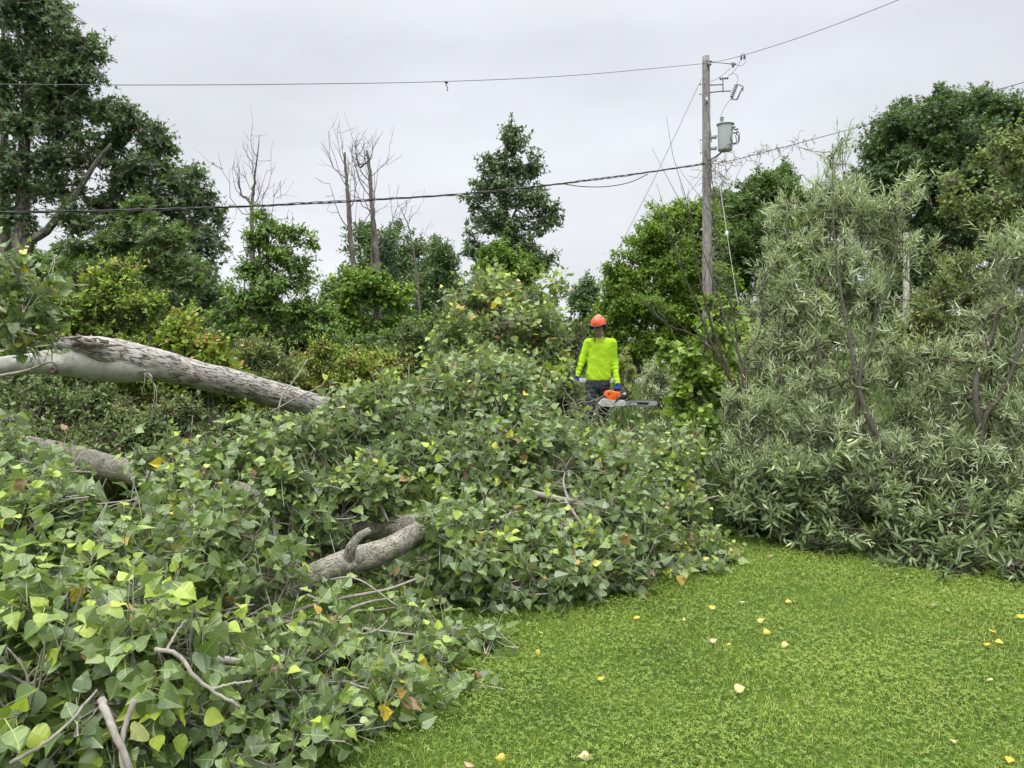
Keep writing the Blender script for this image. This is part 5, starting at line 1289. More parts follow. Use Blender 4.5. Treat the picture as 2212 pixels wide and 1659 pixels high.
wire("thick black twisted cable sagging left from the pole below the transformer", [P(-300, 463, dl(-300)), P(0, 459, dl(0)), P(250, 455, dl(250)), P(500, 447, dl(500)), P(760, 434, dl(760)), P(1000, 419, dl(1000)), P(1200, 398, dl(1200)), P(1380, 375, dl(1380)), U(1522, 356, -.14)], .0098, blk, n=260, helix=.017)
wire("loose strand drooping from the twisted cable near the pole", [P(1215, 397, dl(1215)), P(1260, 403, dl(1260)), P(1310, 403, dl(1310)), P(1360, 394, dl(1360)), P(1400, 376, dl(1400))], .012, blk)
wire("wire running right from the pole above the willow to the frame edge", [U(1533, 357, -.1), P(1600, 342, 21), P(1700, 316, 20), P(1900, 262, 18.5), P(2212, 178, 17), P(2400, 125, 16.5)], .0085, blk, n=80)
wire("thin dark service cable slanting down behind the willow", [U(1540, 368, -.1), P(1580, 390, 22.5), P(1660, 420, 24), P(1760, 448, 26), P(1900, 480, 30)], .008, blk)
wire("straight guy wire slanting down left from high on the pole", [U(1517, 166, -.1), P(1420, 372, 23), P(1322, 565, 24.5), P(1270, 668, 25.5)], .0075, steel, "guy_wire", "guy wire")
wire("short wire slanting from the cable junction down to the left", [U(1520, 377), P(1482, 425, 24), P(1440, 480, 27)], .006, wire_m)
g = wire("pale guy wire with a white marker dropping down right of the pole", [U(1546, 357, -.1), P(1566, 475, 20.6), P(1585, 600, 19.4), P(1600, 690, 18.8), P(1604, 740, 18.6)], .0055, plain("pale_wire", (.42, .43, .43), .5, .2), "guy_wire", "guy wire")
mb = MB(); a = P(1570, 505, 20.35); add_tube(mb, [a + UP * .07, a, a - UP * .07], [.03, .045, .03], 8)
tag(mb.build("marker", plain("white_plastic", (.7, .7, .7), .5), g, True, g.location[:]), "white plastic marker on the wire")
mb = MB(); add_tube(mb, catmull([P(964, 176, dl(964)), P(964, 184, dl(964)), P(967, 190, dl(964)), P(966, 197, dl(964))], 10), .010, 5); add_tube(mb, [P(961, 179, dl(964)), P(964, 176, dl(964)), P(967, 180, dl(964))], .02, 5)
tag(mb.build("hanging_clip", iron, None, True, P(964, 176, dl(964))), "small dark clip and broken end dangling from the upper wire", "wire clip")
# dead vine tangled round the pole and the wire
rng = np.random.default_rng(63)
mb = MB()
for i in range(150):
    k = rng.uniform()
    if k < .30:   # along the right wire
        s = rng.uniform(0, 1); a = U(1540, 357, -.1) * (1 - s) + P(1760, 300, 19.4) * s; ln = .55 * (1 - .6 * s)
    elif k < .62: a = U(rng.normal(1545, 14), rng.uniform(345, 420), rng.normal(-.1, .15)); ln = .7
    else: a = U(rng.normal(1546, 6), rng.uniform(420, 640), rng.normal(-.05, .15)); ln = .55
    d = nrm(rng.normal(size=3) * np.array([1, .6, 1]) + np.array([.25, 0, -.35])) * ln * rng.uniform(.4, 1.3)
    tt = np.linspace(0, 1, 9)[:, None]
    p = a + d * tt + np.cumsum(rng.normal(0, .045, (9, 3)), 0)
    add_tube(mb, p, np.linspace(.0085, .004, 9), 4, False)
b = U(1546, 640)
tag(mb.build("dead_vine", M["twig"], None, True, b), "dry tangled dead vine clinging to the right of the utility pole", "dead vine")
# second pole far right
b = P(1958, 760, 30); b[2] = ground_h(b[0], b[1]); t_ = P(1958, 505, 30)
p2 = thing("utility_pole", b, "short pale grey pole half hidden behind the silvery willow", "pole")
mb = MB(); add_tube(mb, np.linspace(b, t_, 20), np.linspace(.13, .11, 20), 14)
mb.build("post", bark_mat("pale_pole_wood", (0.50, 0.47, 0.43), (0.2, 0.18, 0.15), 20, 0.04, .3, None, .08), p2, True, b)
mb = MB(); lathe(mb, [(.01, .06), (.09, .045), (.125, 0), (.12, -.02)], t_ - UP * .005, (0, 0, 1), 16)
mb.build("cap", steel, p2, True, b)

# ------------------------------------------------------------------ the worker
def surface_nets(Fv, org, h):
    s = Fv < 0
    nx, ny, nz = Fv.shape
    cs = np.zeros((nx - 1, ny - 1, nz - 1), np.int32)
    corners = [(i, j, k) for i in (0, 1) for j in (0, 1) for k in (0, 1)]
    for i, j, k in corners:
        cs += s[i:nx - 1 + i, j:ny - 1 + j, k:nz - 1 + k]
    act = (cs > 0) & (cs < 8)
    ids = np.full(act.shape, -1, np.int64)
    A = np.argwhere(act)
    ids[act] = np.arange(len(A))
    acc = np.zeros((len(A), 3)); cnt = np.zeros(len(A))
    for a in range(8):
        for b in range(a + 1, 8):
            ca, cb = np.array(corners[a]), np.array(corners[b])
            if np.abs(ca - cb).sum() != 1: continue
            fa = Fv[tuple((A + ca).T)]; fb = Fv[tuple((A + cb).T)]
            m = (fa < 0) != (fb < 0)
            t = np.where(m, fa / np.where(np.abs(fa - fb) < 1e-12, 1, fa - fb), 0)
            acc += np.where(m[:, None], ca + (cb - ca) * t[:, None], 0); cnt += m
    V = (A + acc / cnt[:, None]) * h + org
    Q = []
    for ax in range(3):
        sl0 = [slice(None)] * 3; sl1 = [slice(None)] * 3
        sl0[ax] = slice(0, -1); sl1[ax] = slice(1, None)
        ch = s[tuple(sl0)] != s[tuple(sl1)]
        E = np.argwhere(ch)
        b1, b2 = [(1, 2), (2, 0), (0, 1)][ax]
        ok = (E[:, b1] > 0) & (E[:, b2] > 0) & (E[:, b1] < Fv.shape[b1] - 1) & (E[:, b2] < Fv.shape[b2] - 1)
        E = E[ok]
        def cid(d1, d2):
            c = E.copy(); c[:, b1] -= d1; c[:, b2] -= d2
            return ids[tuple(c.T)]
        q = np.stack([cid(1, 1), cid(0, 1), cid(0, 0), cid(1, 0)], 1)
        ins = s[tuple(E.T)]
        q = np.where(ins[:, None], q, q[:, ::-1])
        Q.append(q)
    Q = np.vstack(Q)
    return V, Q[(Q >= 0).all(1)]

def cap(p, a, b, ra, rb, sq=None):
    a, b = np.asarray(a, float), np.asarray(b, float)
    if sq is not None:
        k = np.asarray(sq, float); p = p / k; a = a / k; b = b / k
    ab = b - a
    t = np.clip(((p - a) @ ab) / (ab @ ab + 1e-12), 0, 1)
    return np.linalg.norm(p - a - t[..., None] * ab, axis=-1) - (ra + (rb - ra) * t)
def ell(p, c, r):
    r = np.asarray(r, float)
    q = (p - np.asarray(c, float)) / r
    return (np.linalg.norm(q, axis=-1) - 1) * r.min()
def smin(a, b, k):
    h = np.clip(0.5 + 0.5 * (b - a) / k, 0, 1)
    return b * (1 - h) + a * h - k * h * (1 - h)
def sdf_mesh(fn, lo, hi, h):
    lo, hi = np.asarray(lo, float), np.asarray(hi, float)
    n = np.ceil((hi - lo) / h).astype(int) + 1
    g = np.stack(np.meshgrid(*[lo[i] + h * np.arange(n[i]) for i in range(3)], indexing='ij'), -1)
    out = np.empty(n)
    for i in range(0, n[0], 16):
        out[i:i + 16] = fn(g[i:i + 16])
    return surface_nets(out, lo, h)

K = 0.001381
def c(cx, cy, y=0.0):
    return np.array([(cx - 600) * K, y, (1525 - cy) * K])
feet = P(1296, 932, 12.4)
feet[2] = ground_h(feet[0], feet[1]) + 0.005
PZ = feet.copy()
pn = thing("person", PZ, "person in orange helmet, lime long-sleeved shirt and dark jeans looking down, holding a chainsaw", "person")
skin_m = plain("skin", (0.62, 0.38, 0.28), 0.5, var=.08, scale=60)
shirt_m = plain("lime_shirt_fabric", (0.35, 0.57, 0.022), 0.85, var=.16, scale=11, spec=.15, bump=.8)
def denim():
    m, t, b = new_mat("dark_denim"); L = t.links.new
    tcn = t.nodes.new("ShaderNodeTexCoord"); n = t.nodes.new("ShaderNodeTexNoise"); n.inputs["Scale"].default_value = 9; n.inputs["Detail"].default_value = 8; n.inputs["Roughness"].default_value = .7
    L(tcn.outputs["Object"], n.inputs["Vector"])
    r = ramp_node(t, [(.35, (.014, .016, .020)), (.52, (.032, .036, .044)), (.68, (.10, .11, .125))]); L(n.outputs["Fac"], r.inputs[0]); L(r.outputs[0], b.inputs["Base Color"])
    b.inputs["Roughness"].default_value = .85; b.inputs["Specular IOR Level"].default_value = .2
    return m
denim_m = denim()
glove_m = plain("blue_knit_glove", (0.025, 0.035, 0.26), 0.8, var=.3, scale=80, spec=.2)
palm_m = plain("dark_glove_coating", (0.03, 0.032, 0.045), 0.6, var=.3, scale=60)
boot_m = plain("black_boot_leather", (0.022, 0.02, 0.018), 0.6, var=.3, scale=20)
helm_m = plain("orange_red_helmet_shell", (0.80, 0.085, 0.022), 0.28, var=.05, scale=8, coat=.3)
black_m = plain("black_plastic", (0.018, 0.018, 0.02), 0.45, var=.2, scale=40)

# joints
shL, elL, wrL = c(458, 472, .02), c(398, 660, .03), c(326, 852, -.03)      # hanging empty arm
shR, elR, wrR = c(746, 474, .02), c(768, 700, .05), c(788, 938, -.10)      # arm with the saw
hipL, knL, anL = c(500, 960, .0), c(488, 1230, -.05), c(488, 1470, .0)
hipR, knR, anR = c(640, 960, .0), c(652, 1215, .03), c(640, 1460, .22)
neck0, neck1 = c(606, 445, .025), c(592, 345, .015)
HC = c(572, 282, -.040)                                                    # head centre
YAW, TILT = math.radians(-24), math.radians(16)
Rh = np.array(Matrix.Rotation(YAW, 3, 'Z') @ Matrix.Rotation(TILT, 3, 'X'))   # head frame -> world, face towards -Y
def hw(p): return HC + Rh @ np.asarray(p, float)
def body(p):
    d = cap(p, neck0, neck1, .056, .050)
    d = smin(d, cap(p, c(606, 540), c(590, 860), .100, .095, (1.25, .75, 1)), .05)
    d = smin(d, cap(p, c(590, 900), c(582, 950), .10, .11, (1.2, .85, 1)), .05)
    d = smin(d, cap(p, c(490, 480, .02), c(720, 480, .02), .045, .045), .05)
    for a, e, w in ((shL, elL, wrL), (shR, elR, wrR)):
        d = smin(d, cap(p, a + [0, 0, -.02], e, .045, .038), .02)
        d = smin(d, cap(p, e, w, .040, .027), .02)
    for a, e, w in ((hipL, knL, anL), (hipR, knR, anR)):
        d = smin(d, cap(p, a, e, .078, .052), .04)
        d = smin(d, cap(p, e, w, .052, .036), .02)
        d = smin(d, cap(p, w + [0, 0, -.02], w + [0, -.14, -.055], .038, .03), .02)
    q = (p - HC) @ Rh
    hd = ell(q, (0, .012, .045), (.077, .098, .092))
    hd = smin(hd, ell(q, (0, -.025, -.038), (.066, .068, .084)), .03)
    hd = smin(hd, ell(q, (0, -.062, -.098), (.032, .030, .024)), .025)       # chin
    hd = smin(hd, cap(q, (0, -.088, .018), (0, -.110, -.022), .007, .013), .012)  # nose
    hd = smin(hd, cap(q, (-.036, -.083, .030), (.036, -.083, .030), .010, .010), .012)  # brow
    hd = smin(hd, cap(q, (-.016, -.087, -.052), (.016, -.087, -.052), .008, .008), .008)  # lips
    for s in (-1, 1):
        hd = np.maximum(hd, -(ell(q, (s * .031, -.098, .012), (.016, .016, .011)) ))       # eye sockets
        hd = smin(hd, ell(q, (s * .078, .012, -.002), (.010, .020, .032)), .008)  # ears
    return smin(d, hd, .012)
V, Q = sdf_mesh(body, (-.48, -.24, -.03), (.42, .36, 1.92), .0085)
mb = MB().add(V + PZ, Q); mb.build("body", skin_m, pn, True, PZ)
dark_eye = plain("eye", (.03, .025, .02), .2)
for s in (-1, 1):
    mb = MB(); lathe(mb, [(.001, .011), (.006, .009), (.010, .003), (.010, -.003), (.001, -.010)], hw((s * .031, -.083, .012)) + PZ, Rh @ np.array([0, -1, 0]), 10)
    mb.build("eye", dark_eye, pn, True, PZ)
mb = MB(); add_tube(mb, np.array([hw((-.021, -.089, -.053)), hw((0, -.0955, -.0535)), hw((.021, -.089, -.053))]) + PZ, [.003, .0045, .003], 6)
mb.build("mouth", plain("lips", (.33, .12, .10), .5), pn, True, PZ)

def folds(p, s=0):
    q = p.reshape(-1, 3)
    x, z = q[:, 0], q[:, 2]
    rid = lambda t: (1 - np.abs(np.sin(t))) ** 2
    drape = rid(9 * x + 5 * (z - 1.2) * np.sign(x) + 1.5 * np.sin(7 * z)) * sstep(1.35, .95, z) * .009 + rid(14 * z - 10 * np.abs(x) + 2 * np.sin(9 * x)) * .006 * sstep(.75, .95, z) * sstep(1.15, .95, z)
    return (.005 * wob(q * np.array([1.4, 1, .7]), 41, 13.0) + .0025 * wob(q, 42, 40.0) - drape).reshape(p.shape[:-1])
def shirt(p):
    d = cap(p, c(608, 520, .01), c(582, 872, .01), .148, .150, (1.30, .78, 1))
    d = smin(d, cap(p, c(500, 472, .02), c(712, 472, .02), .058, .058), .06)
    d = smin(d, smin(cap(p, c(604, 438, .02), c(470, 466, .02), .05, .05), cap(p, c(604, 438, .02), c(736, 468, .02), .05, .05), .02), .04)
    d = smin(d, cap(p, c(606, 455, .01), c(606, 420, .01), .095, .072), .04)
    d = np.maximum(d, (915 - 0) * 0 + (c(0, 917)[2] + .010 * np.sin(p[..., 0] * 22) - p[..., 2]))       # hem
    sl = None
    for a, e, w, k in ((shL, elL, wrL, 0), (shR, elR, wrR, 2)):
        s1 = smin(cap(p, a, e, .066, .056), cap(p, e, w, .056, .036), .03)
        ax = nrm(w - e); u = ((p - e) @ ax)
        s1 = s1 + (.0035 * np.sin(95 * u) * sstep(-.05, .08, u))
        s1 = np.maximum(s1, (p - w) @ ax - .015)
        sl = s1 if sl is None else np.minimum(sl, s1)
    d = smin(d, sl, .035)
    d = d + folds(p)
    d = np.maximum(d, -(cap(p, c(606, 412, -.012), c(602, 350, -.03), .066, .072)))       # neckline
    # hollow inside so cuffs and hem end as cloth edges
    return d
V, Q = sdf_mesh(shirt, (-.50, -.26, .78), (.42, .24, 1.54), .0075)
mb = MB().add(V + PZ, Q); o = mb.build("shirt", shirt_m, pn, True, PZ); o["label"] = "lime long-sleeved shirt"
def trousers(p):
    d = cap(p, c(580, 850, .01), c(576, 955, .01), .132, .152, (1.22, .80, 1))
    for a, e, w, k in ((hipL, knL, anL, 0), (hipR, knR, anR, 3)):
        lg = smin(cap(p, a, e, .098, .077), cap(p, e, w, .077, .071), .03)
        u = p[..., 2]
        lg = lg + .005 * np.sin(46 * u + 8 * np.sin(9 * p[..., 0] + k)) * sstep(.75, .3, u) + .003 * np.sin(90 * u + k)
        lg = np.maximum(lg, (w[2] - .035) - p[..., 2])
        d = smin(d, lg, .03)
    return np.maximum(d, p[..., 2] - c(0, 865)[2])
V, Q = sdf_mesh(trousers, (-.36, -.24, .0), (.26, .36, .92), .0075)
mb = MB().add(V + PZ, Q); o = mb.build("trousers", denim_m, pn, True, PZ); o["label"] = "dark denim jeans"
for a in (anL, anR):
    def boot(p, a=a):
        z0 = a[2] - .075
        d = cap(p, a + [0, .015, .06], a + [0, .01, -.02], .054, .052)
        d = smin(d, cap(p, a + [0, .03, -.045], a + [0, -.16, -.05], .046, .040, (1, 1, .85)), .03)
        return np.maximum(d, z0 - p[..., 2])
    lo = a + np.array([-.10, -.25, -.10]); hi = a + np.array([.10, .12, .16])
    V, Q = sdf_mesh(boot, lo, hi, .007)
    b_ = MB().add(V + PZ, Q).build("boot", boot_m, pn, True, PZ)
    mb = MB()
    th = np.linspace(0, 2 * np.pi, 22, endpoint=False)
    ol = np.stack([.050 * np.cos(th), -.065 + .145 * np.sin(th)], 1)
    prof = np.vstack([np.column_stack([ol * s, np.full(22, z)]) for s, z in ((.93, -.072), (1, -.068), (1, -.058), (.97, -.050))]) + a
    idx = np.arange(88).reshape(4, 22)
    mb.add(prof + PZ, np.stack([idx[:-1], np.roll(idx[:-1], -1, 1), np.roll(idx[1:], -1, 1), idx[1:]], -1).reshape(-1, 4))
    mb.add(prof[:22] + PZ, [list(range(22))[::-1]])
    mb.build("sole", black_m, b_, True, PZ)

# gloves: palm, four unequal fingers and a side thumb
def hand_fn(fr, wrist, chains, palm):
    def f(p):
        q = (p - wrist) @ fr
        d = cap(q, (0, 0, .03), (0, 0, -.015), .032, .031, (1, .85, 1))
        d = smin(d, ell(q, palm[0], palm[1]), .02)
        for pts, r in chains:
            dd = None
            for i in range(len(pts) - 1):
                e = cap(q, pts[i], pts[i + 1], r * (1 - .08 * i), r * (1 - .08 * (i + 1)))
                dd = e if dd is None else smin(dd, e, .003)
            d = smin(d, dd, .006)
        return d
    return f
# hanging hand: fingers down, slightly curled towards -Y
axz = nrm(wrL - elL); zz = -nrm(axz + np.array([.25, -.05, -.5]))
xx = nrm(np.cross(np.array([.25, 1, 0]), zz)); yy = np.cross(zz, xx)
frL = np.stack([xx, yy, zz], 1)
ch = []
for i, (x, ln, cu) in enumerate(((-.030, .070, .5), (-.010, .082, .42), (.010, .080, .5), (.029, .064, .6))):
    p0 = np.array([x, 0, -.085]); a = .15 + .05 * i; pts = [p0]
    for k, fr_ in enumerate((.45, .32, .23)):
        a += cu * .75
        pts.append(pts[-1] + ln * fr_ * np.array([x * .8, -math.sin(a), -math.cos(a)]))
    ch.append((pts, .0102))
ch.append(([np.array([-.024, -.004, -.035]), np.array([-.048, -.022, -.062]), np.array([-.050, -.038, -.088]), np.array([-.044, -.048, -.104])], .0118))
V, Q = sdf_mesh(hand_fn(frL, wrL, ch, ((0, 0, -.055), (.042, .019, .048))), wrL - .21, wrL + np.array([.2, .2, .1]), .0042)
o = MB().add(V + PZ, Q).build("glove", glove_m, pn, True, PZ); o["label"] = "blue glove on the empty hanging hand"
# gripping hand: fingers wrap round the saw's front handle, which runs along X-Y here at the grip point
grip = c(800, 1003, -.16)
hx = nrm(np.array([.75, -.45, -.35]))                                       # handle direction at the grip
zg = nrm(wrR - grip); yg = nrm(np.cross(zg, hx)); xg = np.cross(yg, zg)
frR = np.stack([xg, yg, zg], 1)
gl = float(np.linalg.norm(wrR - grip))
ch = []
for x, s in ((-.032, .94), (-.011, 1.02), (.010, 1.0), (.030, .88)):
    pts = [np.array([x, .016, -gl + .030])]
    for ang in (35, 95, 160, 225):
        a = math.radians(ang)
        pts.append(np.array([x, .0255 * s * math.cos(a), -gl - .0 - .0255 * s * math.sin(a)]))
    ch.append((pts, .0100))
ch.append(([np.array([-.034, .004, -gl + .058]), np.array([-.050, -.012, -gl + .034]), np.array([-.046, -.030, -gl + .010]), np.array([-.030, -.032, -gl - .008])], .0112))
V, Q = sdf_mesh(hand_fn(frR, wrR, ch, ((0, .010, -gl + .047), (.043, .020, .046))), np.minimum(wrR, grip) - .11, np.maximum(wrR, grip) + .11, .0042)
o = MB().add(V + PZ, Q).build("glove", glove_m, pn, True, PZ); o["label"] = "blue glove gripping the chainsaw's front handle"

# helmet (head frame)
def dome(n_t=26, n_p=48, rx=.118, ry=.145, rz=.128, z0=.048, ridge=.012):
    V = []
    th = np.linspace(0.0, np.pi / 2, n_t)
    ph = np.linspace(0, 2 * np.pi, n_p, endpoint=False)
    for t in th[::-1]:
        for p in ph:
            r = math.sin(t)
            x, y, z = rx * r * math.cos(p), ry * r * math.sin(p), rz * math.cos(t)
            b = ridge * math.exp(-(x / .030) ** 2) * (math.cos(t) ** .5 if t < np.pi / 2 - .01 else 0)
            b2 = .006 * math.exp(-((abs(x) - .075) / .014) ** 2) * math.sin(t) * (z > .03)
            nrm_ = np.array([x / rx, y / ry, z / rz]); nrm_ /= np.linalg.norm(nrm_) + 1e-9
            V.append(np.array([x, y + .012, z0 + z]) + nrm_ * (b - b2))
    idx = np.arange(n_t * n_p).reshape(n_t, n_p)
    Q = np.stack([idx[:-1], np.roll(idx[:-1], -1, 1), np.roll(idx[1:], -1, 1), idx[1:]], -1).reshape(-1, 4)
    return np.array(V), Q
def HW(pts): return HC + np.asarray(pts, float) @ Rh.T + PZ
mb = MB(); V, Q = dome(); mb.add(HW(V), Q)
V2, Q2 = dome(rx=.112, ry=.139, rz=.122); mb.add(HW(V2), Q2[:, ::-1])
ph = np.linspace(0, 2 * np.pi, 48, endpoint=False)
rim = [np.stack([rx * np.cos(ph), ry * np.sin(ph) + .012, np.full(48, z)], 1) for rx, ry, z in ((.118, .145, .048), (.123, .150, .045), (.123, .150, .038), (.112, .139, .040))]
rv = np.vstack(rim); idx = np.arange(192).reshape(4, 48)
mb.add(HW(rv), np.stack([idx[:-1], np.roll(idx[:-1], -1, 1), np.roll(idx[1:], -1, 1), idx[1:]], -1).reshape(-1, 4))
hel = mb.build("helmet", helm_m, pn, True, PZ); hel["label"] = "orange-red forestry helmet"
# vents
for sx in (-1, 1):
    for i in range(3):
        y = -.045 + .05 * i
        x = sx * (.062 + .010 * i)
        z = .048 + .128 * math.sqrt(max(0, 1 - (x / .118) ** 2 - ((y) / .145) ** 2)) + .0005
        n_ = nrm(np.array([x / .118 ** 2, y / .145 ** 2, (z - .048) / .128 ** 2]))
        mb = MB(); lathe(mb, [(.001, .004), (.007, .0035), (.010, .0)], HW([(x, y + .012, z)])[0], Rh @ n_, 10, 0, 1.8, .8)
        mb.build("vent", black_m, hel, True, PZ)
# dark side vent panels and brim
mb = MB()
a = np.linspace(-np.pi * .94, -np.pi * .06, 34)
pr = []
for r_, z, fw in ((1.0, .050, 0), (1.06, .052, .006), (1.13, .046, .020), (1.13, .040, .020), (1.05, .040, .004), (1.0, .041, 0)):
    pr.append(np.stack([.121 * r_ * np.cos(a), .148 * r_ * np.sin(a) + .012 - fw * np.abs(np.sin(a)), np.full(34, z) - .006 * np.abs(np.sin(a))], 1))
idx = np.arange(6 * 34).reshape(6, 34)
mb.add(HW(np.vstack(pr)), np.stack([idx[:-1, :-1], idx[:-1, 1:], idx[1:, 1:], idx[1:, :-1]], -1).reshape(-1, 4))
mb.build("brim", black_m, hel, True, PZ)
# mesh face shield with rim
def visor_mat():
    m, t, b = new_mat("black_visor_mesh"); L = t.links.new
    b.inputs["Base Color"].default_value = (.012, .012, .013, 1); b.inputs["Roughness"].default_value = .5
    tr = t.nodes.new("ShaderNodeBsdfTransparent"); ms = t.nodes.new("ShaderNodeMixShader")
    tcn = t.nodes.new("ShaderNodeTexCoord"); ck = t.nodes.new("ShaderNodeTexNoise"); ck.inputs["Scale"].default_value = 220
    L(tcn.outputs["Object"], ck.inputs["Vector"])
    mr_ = t.nodes.new("ShaderNodeMapRange"); mr_.inputs["To Min"].default_value = .22; mr_.inputs["To Max"].default_value = .40
    L(ck.outputs["Fac"], mr_.inputs["Value"]); L(mr_.outputs[0], ms.inputs[0]); L(tr.outputs[0], ms.inputs[1]); L(b.outputs[0], ms.inputs[2])
    L(ms.outputs[0], t.nodes["Material Output"].inputs["Surface"])
    return m
def vis(a, v):       # a: angle, v: 0 top .. 1 bottom
    r = .160 - .012 * v
    return np.stack([.142 * np.sin(a) * (1 - .10 * v), -(r) * np.cos(a) + .008 - .012 * v, .044 - .180 * v * (1 - .10 * np.abs(np.sin(a)))], -1)
aa = np.linspace(-1.25, 1.25, 26); vv = np.linspace(0, 1, 12)
Gd = np.stack([vis(aa, v) for v in vv])
Go = Gd.reshape(-1, 3); n_ = len(Go)
idx = np.arange(n_).reshape(12, 26)
q = np.stack([idx[:-1, :-1], idx[:-1, 1:], idx[1:, 1:], idx[1:, :-1]], -1).reshape(-1, 4)
mb = MB().add(HW(Go), q)
fsd = mb.build("face_shield", visor_mat(), pn, True, PZ); fsd["label"] = "black mesh face shield lowered over the face"
mb = MB(); edge = np.vstack([Gd[:, 0], Gd[-1], Gd[::-1, -1]])
add_tube(mb, HW(edge), .0105, 6); add_tube(mb, HW(Gd[0]), .007, 6)
mb.build("rim", black_m, fsd, True, PZ)
# ear muffs
for s in (-1, 1):
    mb = MB(); axd = Rh @ np.array([s, 0, 0.0])
    lathe(mb, [(.001, .052), (.030, .050), (.040, .040), (.044, .020), (.043, .0), (.036, -.006), (.001, -.006)], HW([(s * .088, .020, -.012)])[0], axd, 22, 0, 1.15, .9)
    em = mb.build("ear_muff", black_m, pn, True, PZ)
    mb = MB(); add_tube(mb, HW(catmull([(s * .132, .022, -.005), (s * .142, .028, .03), (s * .132, .03, .07), (s * .122, .03, .078)], 12)), .008, 8)
    mb.build("arm", black_m, em, True, PZ)
# chin strap with toggle
mb = MB(); sp_ = [c(522, 385, -.20), c(517, 410, -.195), c(520, 440, -.185), c(526, 462, -.18)]
add_tube(mb, catmull(np.array(sp_) + PZ, 12), .0085, 7)
st_ = mb.build("chin_strap", black_m, pn, True, PZ)
mb = MB(); add_tube(mb, np.array([c(521, 458, -.183), c(530, 470, -.18)]) + PZ, .013, 8)
mb.build("toggle", plain("brown_toggle", (.25, .08, .03), .5), st_, True, PZ)
# belt line and pocket seams
mb = MB(); add_tube(mb, np.array([c(572, 950, -.1275), c(574, 1000, -.122)]) + PZ, .004, 6)
mb.build("fly_seam", black_m, pn, True, PZ)

# ------------------------------------------------------------------ chainsaw (held, its own thing)
SY = -.235
cz = c(705, 1150, SY) + PZ
cs_ = thing("chainsaw", cz, "orange and white chainsaw with a long bar pointing right, held low by the worker", "chainsaw")
org_m = plain("orange_plastic", (0.82, 0.13, 0.018), 0.35, var=.06, scale=20)
wht_m = plain("dusty_white_plastic", (0.44, 0.43, 0.41), 0.5, var=.45, scale=18)
bar_m = plain("steel_guide_bar", (0.40, 0.41, 0.41), 0.4, .35, var=.1, scale=30)
def poly(pts): return [((x - 600) * K, (1525 - y) * K) for x, y in pts]
def saw(name, mat, pts, y0, y1, bev=.006, parent=None):
    mb = MB(); extrude(mb, poly(pts), y0, y1, 0, bev)
    for i in range(len(mb.V)): mb.V[i] = mb.V[i] + PZ
    return mb.build(name, mat, parent or cs_, False, cz)
saw("crankcase", wht_m, [(556, 1170), (585, 1128), (630, 1105), (720, 1128), (770, 1122), (850, 1128), (858, 1150), (850, 1190), (740, 1196), (700, 1205), (590, 1196)], SY - .075, SY + .085, .010)
saw("sprocket_cover", wht_m, [(740, 1168), (775, 1130), (845, 1128), (862, 1145), (860, 1180), (835, 1196), (742, 1192)], SY - .098, SY - .076, .006)
cov = saw("engine_cover", org_m, [(622, 1062), (640, 1025), (690, 1013), (735, 1028), (766, 1062), (762, 1110), (712, 1150), (690, 1132), (640, 1092)], SY - .070, SY + .075, .012)
saw("fan_housing", org_m, [(738, 1030), (790, 1036), (812, 1052), (800, 1085), (768, 1100), (764, 1062)], SY - .060, SY + .07, .010)
mb = MB(); lathe(mb, [(.001, .0015), (.016, .0015), (.018, -.001), (.018, -.01)], c(676, 1052, SY - .0715) + PZ, (0, -1, .0), 16); mb.build("cover_knob", black_m, cov, True, cz)
mb = MB()
for k in range(3):
    mb = MB(); box(mb, c(722 + 7 * k, 1098 + 3 * (k % 2), SY - .0708) + PZ, (.004, .004, .030), bev=.001)
    mb.build("cooling_slot", black_m, cov, False, cz)
# rear handle, front handle and hand guard
mb = MB(); add_tube(mb, catmull(np.array([c(640, 1098, SY + .02), c(600, 1118, SY + .02), c(562, 1140, SY + .02), c(552, 1162, SY + .02), c(566, 1178, SY + .02), c(610, 1186, SY + .02)]) + PZ, 24), .017, 10); mb.build("rear_handle", black_m, cs_, True, cz)
mb = MB()
gp = grip
hp = [c(748, 1150, SY - .085), c(776, 1110, SY - .085), c(812, 1078, SY - .075), c(832, 1040, SY - .03), gp + hx * .055, gp, gp - hx * .055, c(770, 1030, SY + .16), c(742, 1090, SY + .12)]
add_tube(mb, catmull(np.array(hp) + PZ, 44), .0145, 10); mb.build("front_handle", black_m, cs_, True, cz)
mb = MB()
add_tube(mb, catmull(np.array([c(832, 984, SY - .07), c(868, 992, SY - .07), c(886, 1022, SY - .07), c(890, 1048, SY - .07), c(868, 1072, SY - .07), c(828, 1098, SY - .07)]) + PZ, 26), .009, 8)
add_tube(mb, catmull(np.array([c(832, 984, SY - .07), c(832, 984, SY + .05), c(868, 994, SY + .06), c(888, 1030, SY + .06), c(868, 1072, SY + .05)]) + PZ, 26), .009, 8)
for y in np.linspace(SY - .06, SY + .05, 4): add_tube(mb, np.array([c(884, 1022, y), c(868, 1068, y)]) + PZ, .007, 6)
mb.build("hand_guard", black_m, cs_, True, cz)
saw("tank_top", black_m, [(770, 1090), (800, 1062), (870, 1068), (868, 1090), (840, 1108), (800, 1122)], SY - .05, SY + .06, .006)
saw("warning_tag", plain("white_sticker", (.75, .75, .73), .5), [(836, 1044), (866, 1036), (866, 1058), (838, 1064)], SY - .082, SY - .078, 0.0)
